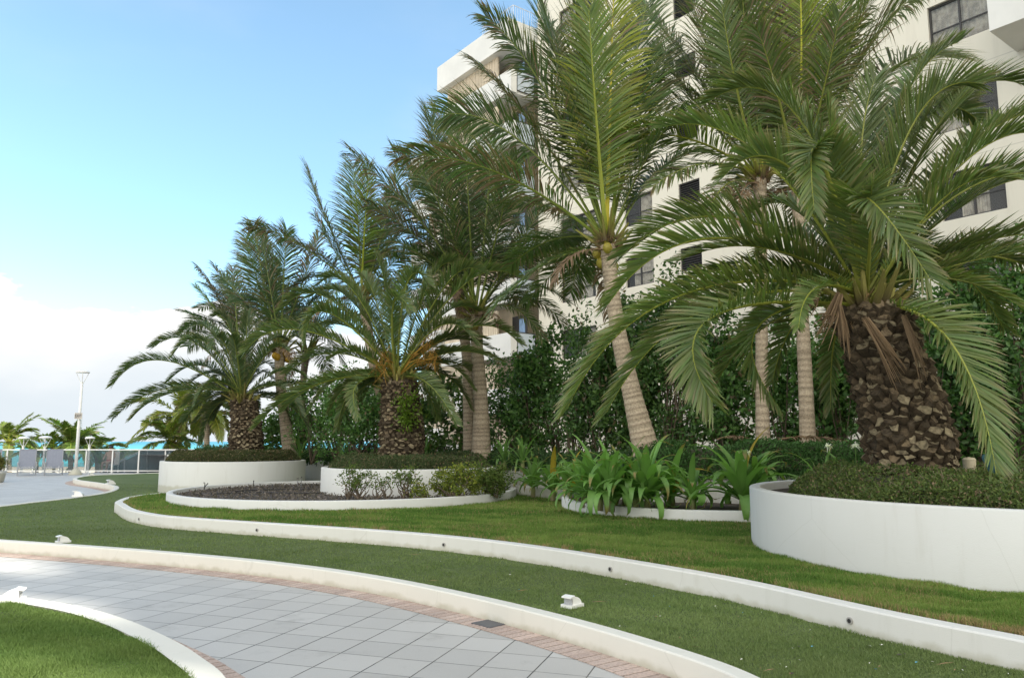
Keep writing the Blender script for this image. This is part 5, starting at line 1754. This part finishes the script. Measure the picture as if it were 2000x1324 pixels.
# ------------------------------------------------------------------ pool-side railing and lamps
YR = 38.6
rail = thing('glass_railing', 'white-framed tinted glass railing along the edge of the pool deck', 'railing', (-22, YR, 0))
m = MB()
xs = []
x = -42.0
step = 1.31
x_ref = (178 - 1000) / 1500 * YR
x = x_ref - step * 17
while x < -4: xs.append(x); x += step
for x in xs:
    m = MB(); m.box((x, YR, .56), (.06, .06, 1.12)); m.box((x, YR, .01), (.14, .14, .02)); m.build('post', M_metal, rail)
m = MB(); m.box(((xs[0] + xs[-1]) / 2, YR, 1.145), (xs[-1] - xs[0] + .1, .11, .06)); m.build('top_rail', M_metal, rail)
m = MB()
for a, b in zip(xs[:-1], xs[1:]): m.box(((a + b) / 2, YR, .11), (b - a - .062, .05, .05))
m.build('bottom_rail', M_metal, rail)
for a, b in zip(xs[:-1], xs[1:]):
    m = MB(); m.box(((a + b) / 2, YR, .62), (b - a - .07, .012, .96)); m.build('pane', M_glass, rail)

def lamp_post(px, py_top, Y, zb, label, top_r, lean=0, cone=True):
    tp_ = P(px, py_top, Y)
    x = tp_.x
    t = thing('lamp_post', label, 'lamp post', (x, Y, zb), 'white lamp posts by the pool')
    hgt = tp_.z - zb
    m = MB()
    hd = .62 * top_r / .31
    zp = hgt - hd
    m.lathe([(.075, .0), (.072, zp * .5), (.058, zp), (.03, zp + .04)], (x, Y, zb), 16)
    m.build('pole', M_metal, t, True)
    if cone:
        m = MB(); m.lathe([(.30, 0), (.30, .03), (.24, .14), (.12, .26), (.08, .27)], (x, Y, zb), 20); m.build('base', M_wallp, t, True)
    m = MB()
    for k in range(4):
        a = k * math.pi / 2 + .5
        m.tube([(x + .04 * math.cos(a), Y + .04 * math.sin(a), zb + zp), (x + top_r * .9 * math.cos(a), Y + top_r * .9 * math.sin(a), zb + hgt - .06)], .014, 6)
    m.lathe([(.05, 0), (.05, .08), (.02, .1)], (x, Y, zb + zp), 12)
    m.build('arms', M_metal, t)
    m = MB(); m.lathe([(top_r * .97, 0), (top_r, .02), (top_r * .98, .05), (top_r * .75, .1), (top_r * .3, .125), (.002, .13)], (x, Y, zb + hgt - .1), 24)
    m.build('lamp_shade', M_metal, t, True)
    return t, x
lp, lx = lamp_post(162, 724, 36.6, 0.0, 'tall white lamp post carrying the exit sign on the pool deck', .31)
lamp_post(47, 853, 41, -5, 'small white lamp head left of the first grey lounger', .27, cone=False)
lamp_post(89, 852, 41, -5, 'small white lamp head between the two grey loungers', .31, cone=False)
lamp_post(176, 853, 42, -5, 'small white lamp head hidden among palms behind the tall lamp', .25, cone=False)
# exit sign
sg = P(162, 812, 36.45)
st_ = thing('exit_sign', 'small grey EXIT sign fixed on the tall lamp post', 'sign', (lx, 36.5, sg.z))
m = MB(); m.box((lx, 36.5, sg.z), (.36, .02, .30)); m.build('panel', plain('sign_grey', (.40, .37, .33), .6), st_)
m = MB()
for xx in (-.176, .176): m.box((lx + xx, 36.486, sg.z), (.012, .006, .30))
for zz in (-.144, .144): m.box((lx, 36.486, sg.z + zz), (.34, .006, .012))
m.build('border', M_metal, st_)
cu = bpy.data.curves.new('lettering', 'FONT'); cu.body = 'EXIT'; cu.size = .17; cu.extrude = .002; cu.align_x = 'CENTER'; cu.align_y = 'CENTER'
cu.materials.append(M_frame)
tmp_ = bpy.data.objects.new('lettering', cu); COL.objects.link(tmp_)
bpy.context.view_layer.update()
lme = bpy.data.meshes.new_from_object(tmp_)
bpy.data.objects.remove(tmp_)
lo = bpy.data.objects.new('lettering', lme); COL.objects.link(lo); lo.parent = st_
lo.location = (0, -.014, 0); lo.rotation_euler = (math.pi / 2, 0, 0)

# sun loungers
def lounger(px, Y, label):
    x = (px - 1000) / 1500 * Y * 1.0
    t = thing('sun_lounger', label, 'sun lounger', (x, Y, 0), 'grey sling loungers by the railing')
    ca_, sa_ = math.cos(math.atan2(x, Y)), math.sin(math.atan2(x, Y))
    def W(a, b, c): return (x + a * ca_ + b * sa_, Y - a * sa_ + b * ca_, c)
    m = MB()
    # seat from b=-1.2 (toward the viewer) to 0, backrest rising behind
    sw = .31
    m.add([W(-sw, -.75, .34), W(sw, -.75, .34), W(sw, .0, .36), W(-sw, .0, .36)], [(0, 1, 2, 3)])
    m.build('seat', M_sling, t)
    m = MB()
    vs = [W(-sw, .02, .38), W(sw, .02, .38), W(sw, .2, 1.16), W(-sw, .2, 1.16)]
    vs2 = [tuple(Vector(v) + Vector((0, .02, .005))) for v in vs]
    m.add(vs + vs2, [(0, 1, 2, 3), (7, 6, 5, 4), (0, 4, 5, 1), (1, 5, 6, 2), (2, 6, 7, 3), (3, 7, 4, 0)])
    m.build('backrest', M_sling, t)
    m = MB()
    for s in (-1, 1):
        m.tube([W(s * .33, -.8, .34), W(s * .33, 0, .36), W(s * .33, .21, 1.18)], .018, 6)
        m.tube([W(s * .36, -.55, .0), W(s * .37, -.52, .35), W(s * .37, -.40, .56), W(s * .37, -.1, .60), W(s * .35, .12, .5)], .018, 6)
    m.tube([W(-.33, .21, 1.18), W(.33, .21, 1.18)], .018, 6)
    m.tube([W(-.33, -.8, .34), W(.33, -.8, .34)], .018, 6)
    m.tube([W(-.36, -.53, .17), W(.36, -.53, .17)], .012, 6)
    m.build('frame', M_greym, t)
    for (a, b) in ((-.34, .1), (.34, .1), (-.34, -.76), (.34, -.76)):
        m = MB(); m.tube([W(a, b, .36), W(a * 1.05, b, 0)], .016, 6); m.build('leg', M_greym, t)
lounger(65, 36.2, 'grey sling lounger on the left, between two small lamps')
lounger(117, 36.6, 'grey sling lounger nearest the tall lamp post')
lounger(-2, 36.4, 'grey sling lounger cut off by the left picture edge')

# pot with a clipped ball bush at the left edge
c = (-19.9, 29.9)
t = thing('flower_pot', 'white square-sided pot at the left edge of the deck', 'pot', (c[0], c[1], 0))
m = MB(); m.lathe([(.30, 0), (.36, .03), (.42, .38), (.44, .42), (.40, .43), (.38, .36), (.002, .36)], (c[0], c[1], 0), 28); m.build('bowl', M_planter, t, True)
shrub('ball_bush', 'round clipped yellow-green bush in the pot at the left edge', (c[0], c[1], .36), (.86, .86, .75), 80, 90, .045, (0.10, 0.12, 0.03), (0.20, 0.19, 0.04), 400, cl_r=.12, low=.0, brown=.1, mat=M_matte)

# stair enclosure beyond the railing
stt = thing('glass_stair_rail', 'dark glass stair enclosure with a sloping rail beyond the railing', 'stair', (-19, 41, 0))
def pz(px, py, Y): v = P(px, py, Y); return v
m = MB()
a, b, c_, d_ = pz(190, 926, 41), pz(279, 881, 41), pz(400, 881, 41), pz(400, 935, 41)
e_ = pz(190, 935, 41)
vs = [a, b, c_, d_, e_]
vs = [tuple(v) for v in vs] + [tuple(v + Vector((0, 1.6, 0))) for v in vs]
m.add(vs, [(4, 3, 2, 1, 0), (5, 6, 7, 8, 9), (0, 1, 6, 5), (1, 2, 7, 6), (2, 3, 8, 7), (3, 4, 9, 8), (4, 0, 5, 9)])
m.build('side_panel', plain('dark_stair_glass', (.015, .03, .04), .15, var=.2), stt)
m = MB(); off_ = Vector((0, -.05, .06))
m.tube([a + off_, b + off_, c_ + off_], .045, 8); m.build('handrail', M_greym, stt)
m = MB()
for px in (243, 288, 331):
    y0 = 881 if px > 279 else 926 - (px - 190) * .506
    m.tube([pz(px, y0, 40.93), pz(px, 935, 40.93)], .035, 6)
m.build('mullion', M_greym, stt)

# parasols on the lower terrace
for k, (px, py, Y, r, lab) in enumerate([(222, 884, 64, 1.9, 'teal parasol under the palms, nearer the stair'), (150, 889, 66, 1.9, 'teal parasol behind the tall lamp post'), (90, 893, 70, 1.9, 'teal parasol behind the second lounger')]):
    tp_ = P(px, py, Y)
    t = thing('parasol', lab, 'parasol', (tp_.x, Y, -6), 'teal parasols beyond the railing')
    m = MB(); m.lathe([(r, -.55), (r * .97, -.5), (r * .5, -.2), (.02, 0)], tp_, 8); m.build('canopy', M_teal, t)
    m = MB(); m.tube([(tp_.x, Y, -6), tuple(tp_)], .03, 6); m.build('pole', M_metal, t)

# person sitting beyond the railing
pc = P(214, 904, 40.0)
t = thing('person', 'person with dark hair and red shorts sitting beyond the glass railing', 'person', (pc.x, 40.0, pc.z - .45))
import bmesh
def skin_body(name, joints, edges, mat, parent):
    me = bpy.data.meshes.new(name)
    me.from_pydata([Vector(j[0]) for j in joints], edges, [])
    o_ = bpy.data.objects.new(name, me); COL.objects.link(o_); o_.parent = parent
    md = o_.modifiers.new('skin', 'SKIN')
    for i, j in enumerate(joints): me.skin_vertices[0].data[i].radius = (j[1], j[1] * .8)
    me.skin_vertices[0].data[0].use_root = True
    o_.modifiers.new('sub', 'SUBSURF').levels = 1
    me.materials.append(mat)
    return o_
M_skin = plain('skin', (.42, .25, .17), .6, var=.05)
J = [((0, 0, .50), .15), ((0, .03, .72), .15), ((0, .05, .95), .17), ((0, .04, 1.06), .06), ((0, .02, 1.16), .085), ((0, .01, 1.26), .09),
     ((-.2, .04, .97), .06), ((-.27, -.05, .75), .05), ((-.22, -.25, .6), .04), ((.2, .04, .97), .06), ((.27, -.05, .75), .05), ((.22, -.25, .6), .04),
     ((-.1, -.05, .48), .10), ((-.12, -.45, .50), .08), ((-.12, -.5, .10), .05), ((.1, -.05, .48), .10), ((.12, -.45, .50), .08), ((.12, -.5, .10), .05), ((-.12, -.62, .03), .04), ((.12, -.62, .03), .04)]
E_ = [(0, 1), (1, 2), (2, 3), (3, 4), (4, 5), (2, 6), (6, 7), (7, 8), (2, 9), (9, 10), (10, 11), (0, 12), (12, 13), (13, 14), (0, 15), (15, 16), (16, 17), (14, 18), (17, 19)]
skin_body('body', J, E_, M_skin, t)
w0 = world_loc(t)
m = MB(); m.lathe([(.10, .0), (.105, .06), (.07, .12), (.005, .135)], w0 + Vector((0, .03, 1.21)), 12); m.build('hair', M_dark, t, True)
m = MB(); m.lathe([(.17, 0), (.19, .1), (.165, .2)], w0 + Vector((0, .02, .42)), 14); m.build('shorts', plain('red_cloth', (.35, .05, .04), .8), t, True)
m = MB(); m.box(w0 + Vector((0, .1, .36)), (.6, .6, .06)); m.box(w0 + Vector((0, .4, .7)), (.6, .05, .7))
for (a, b) in ((-.27, -.17), (.27, -.17), (-.27, .37), (.27, .37)): m.box(w0 + Vector((a, b, .08)), (.04, .04, .6))
tag(m.build('deck_chair', M_metal), 'white deck chair under the person beyond the railing', 'chair')
lg = MB(); lg.box((pc.x, 41.0, pc.z - .45 - .25), (8, 3.4, .06)); tag(lg.build('stair_landing', M_soffit), kind='structure')

# distant ship
sp_ = P(79, 858, 5200)
t = thing('ship', 'hazy blue-grey cargo ship on the horizon at the left', 'ship', (sp_.x, 5200, -5.9))
m = MB()
w_ = 60
m.add([(sp_.x - w_, 5200, 6), (sp_.x + w_, 5200, 6), (sp_.x + w_ * .9, 5200, -5.5), (sp_.x - w_ * .85, 5200, -5.5), (sp_.x - w_, 5225, 6), (sp_.x + w_, 5225, 6), (sp_.x + w_ * .9, 5225, -5.5), (sp_.x - w_ * .85, 5225, -5.5)],
      [(3, 2, 1, 0), (4, 5, 6, 7), (0, 1, 5, 4), (1, 2, 6, 5), (3, 0, 4, 7)])
m.build('hull', M_hull, t)
m = MB(); m.box((sp_.x - 25, 5212, 16), (36, 18, 22)); m.box((sp_.x - 30, 5212, 30), (12, 10, 12)); m.build('bridge', M_hull, t)
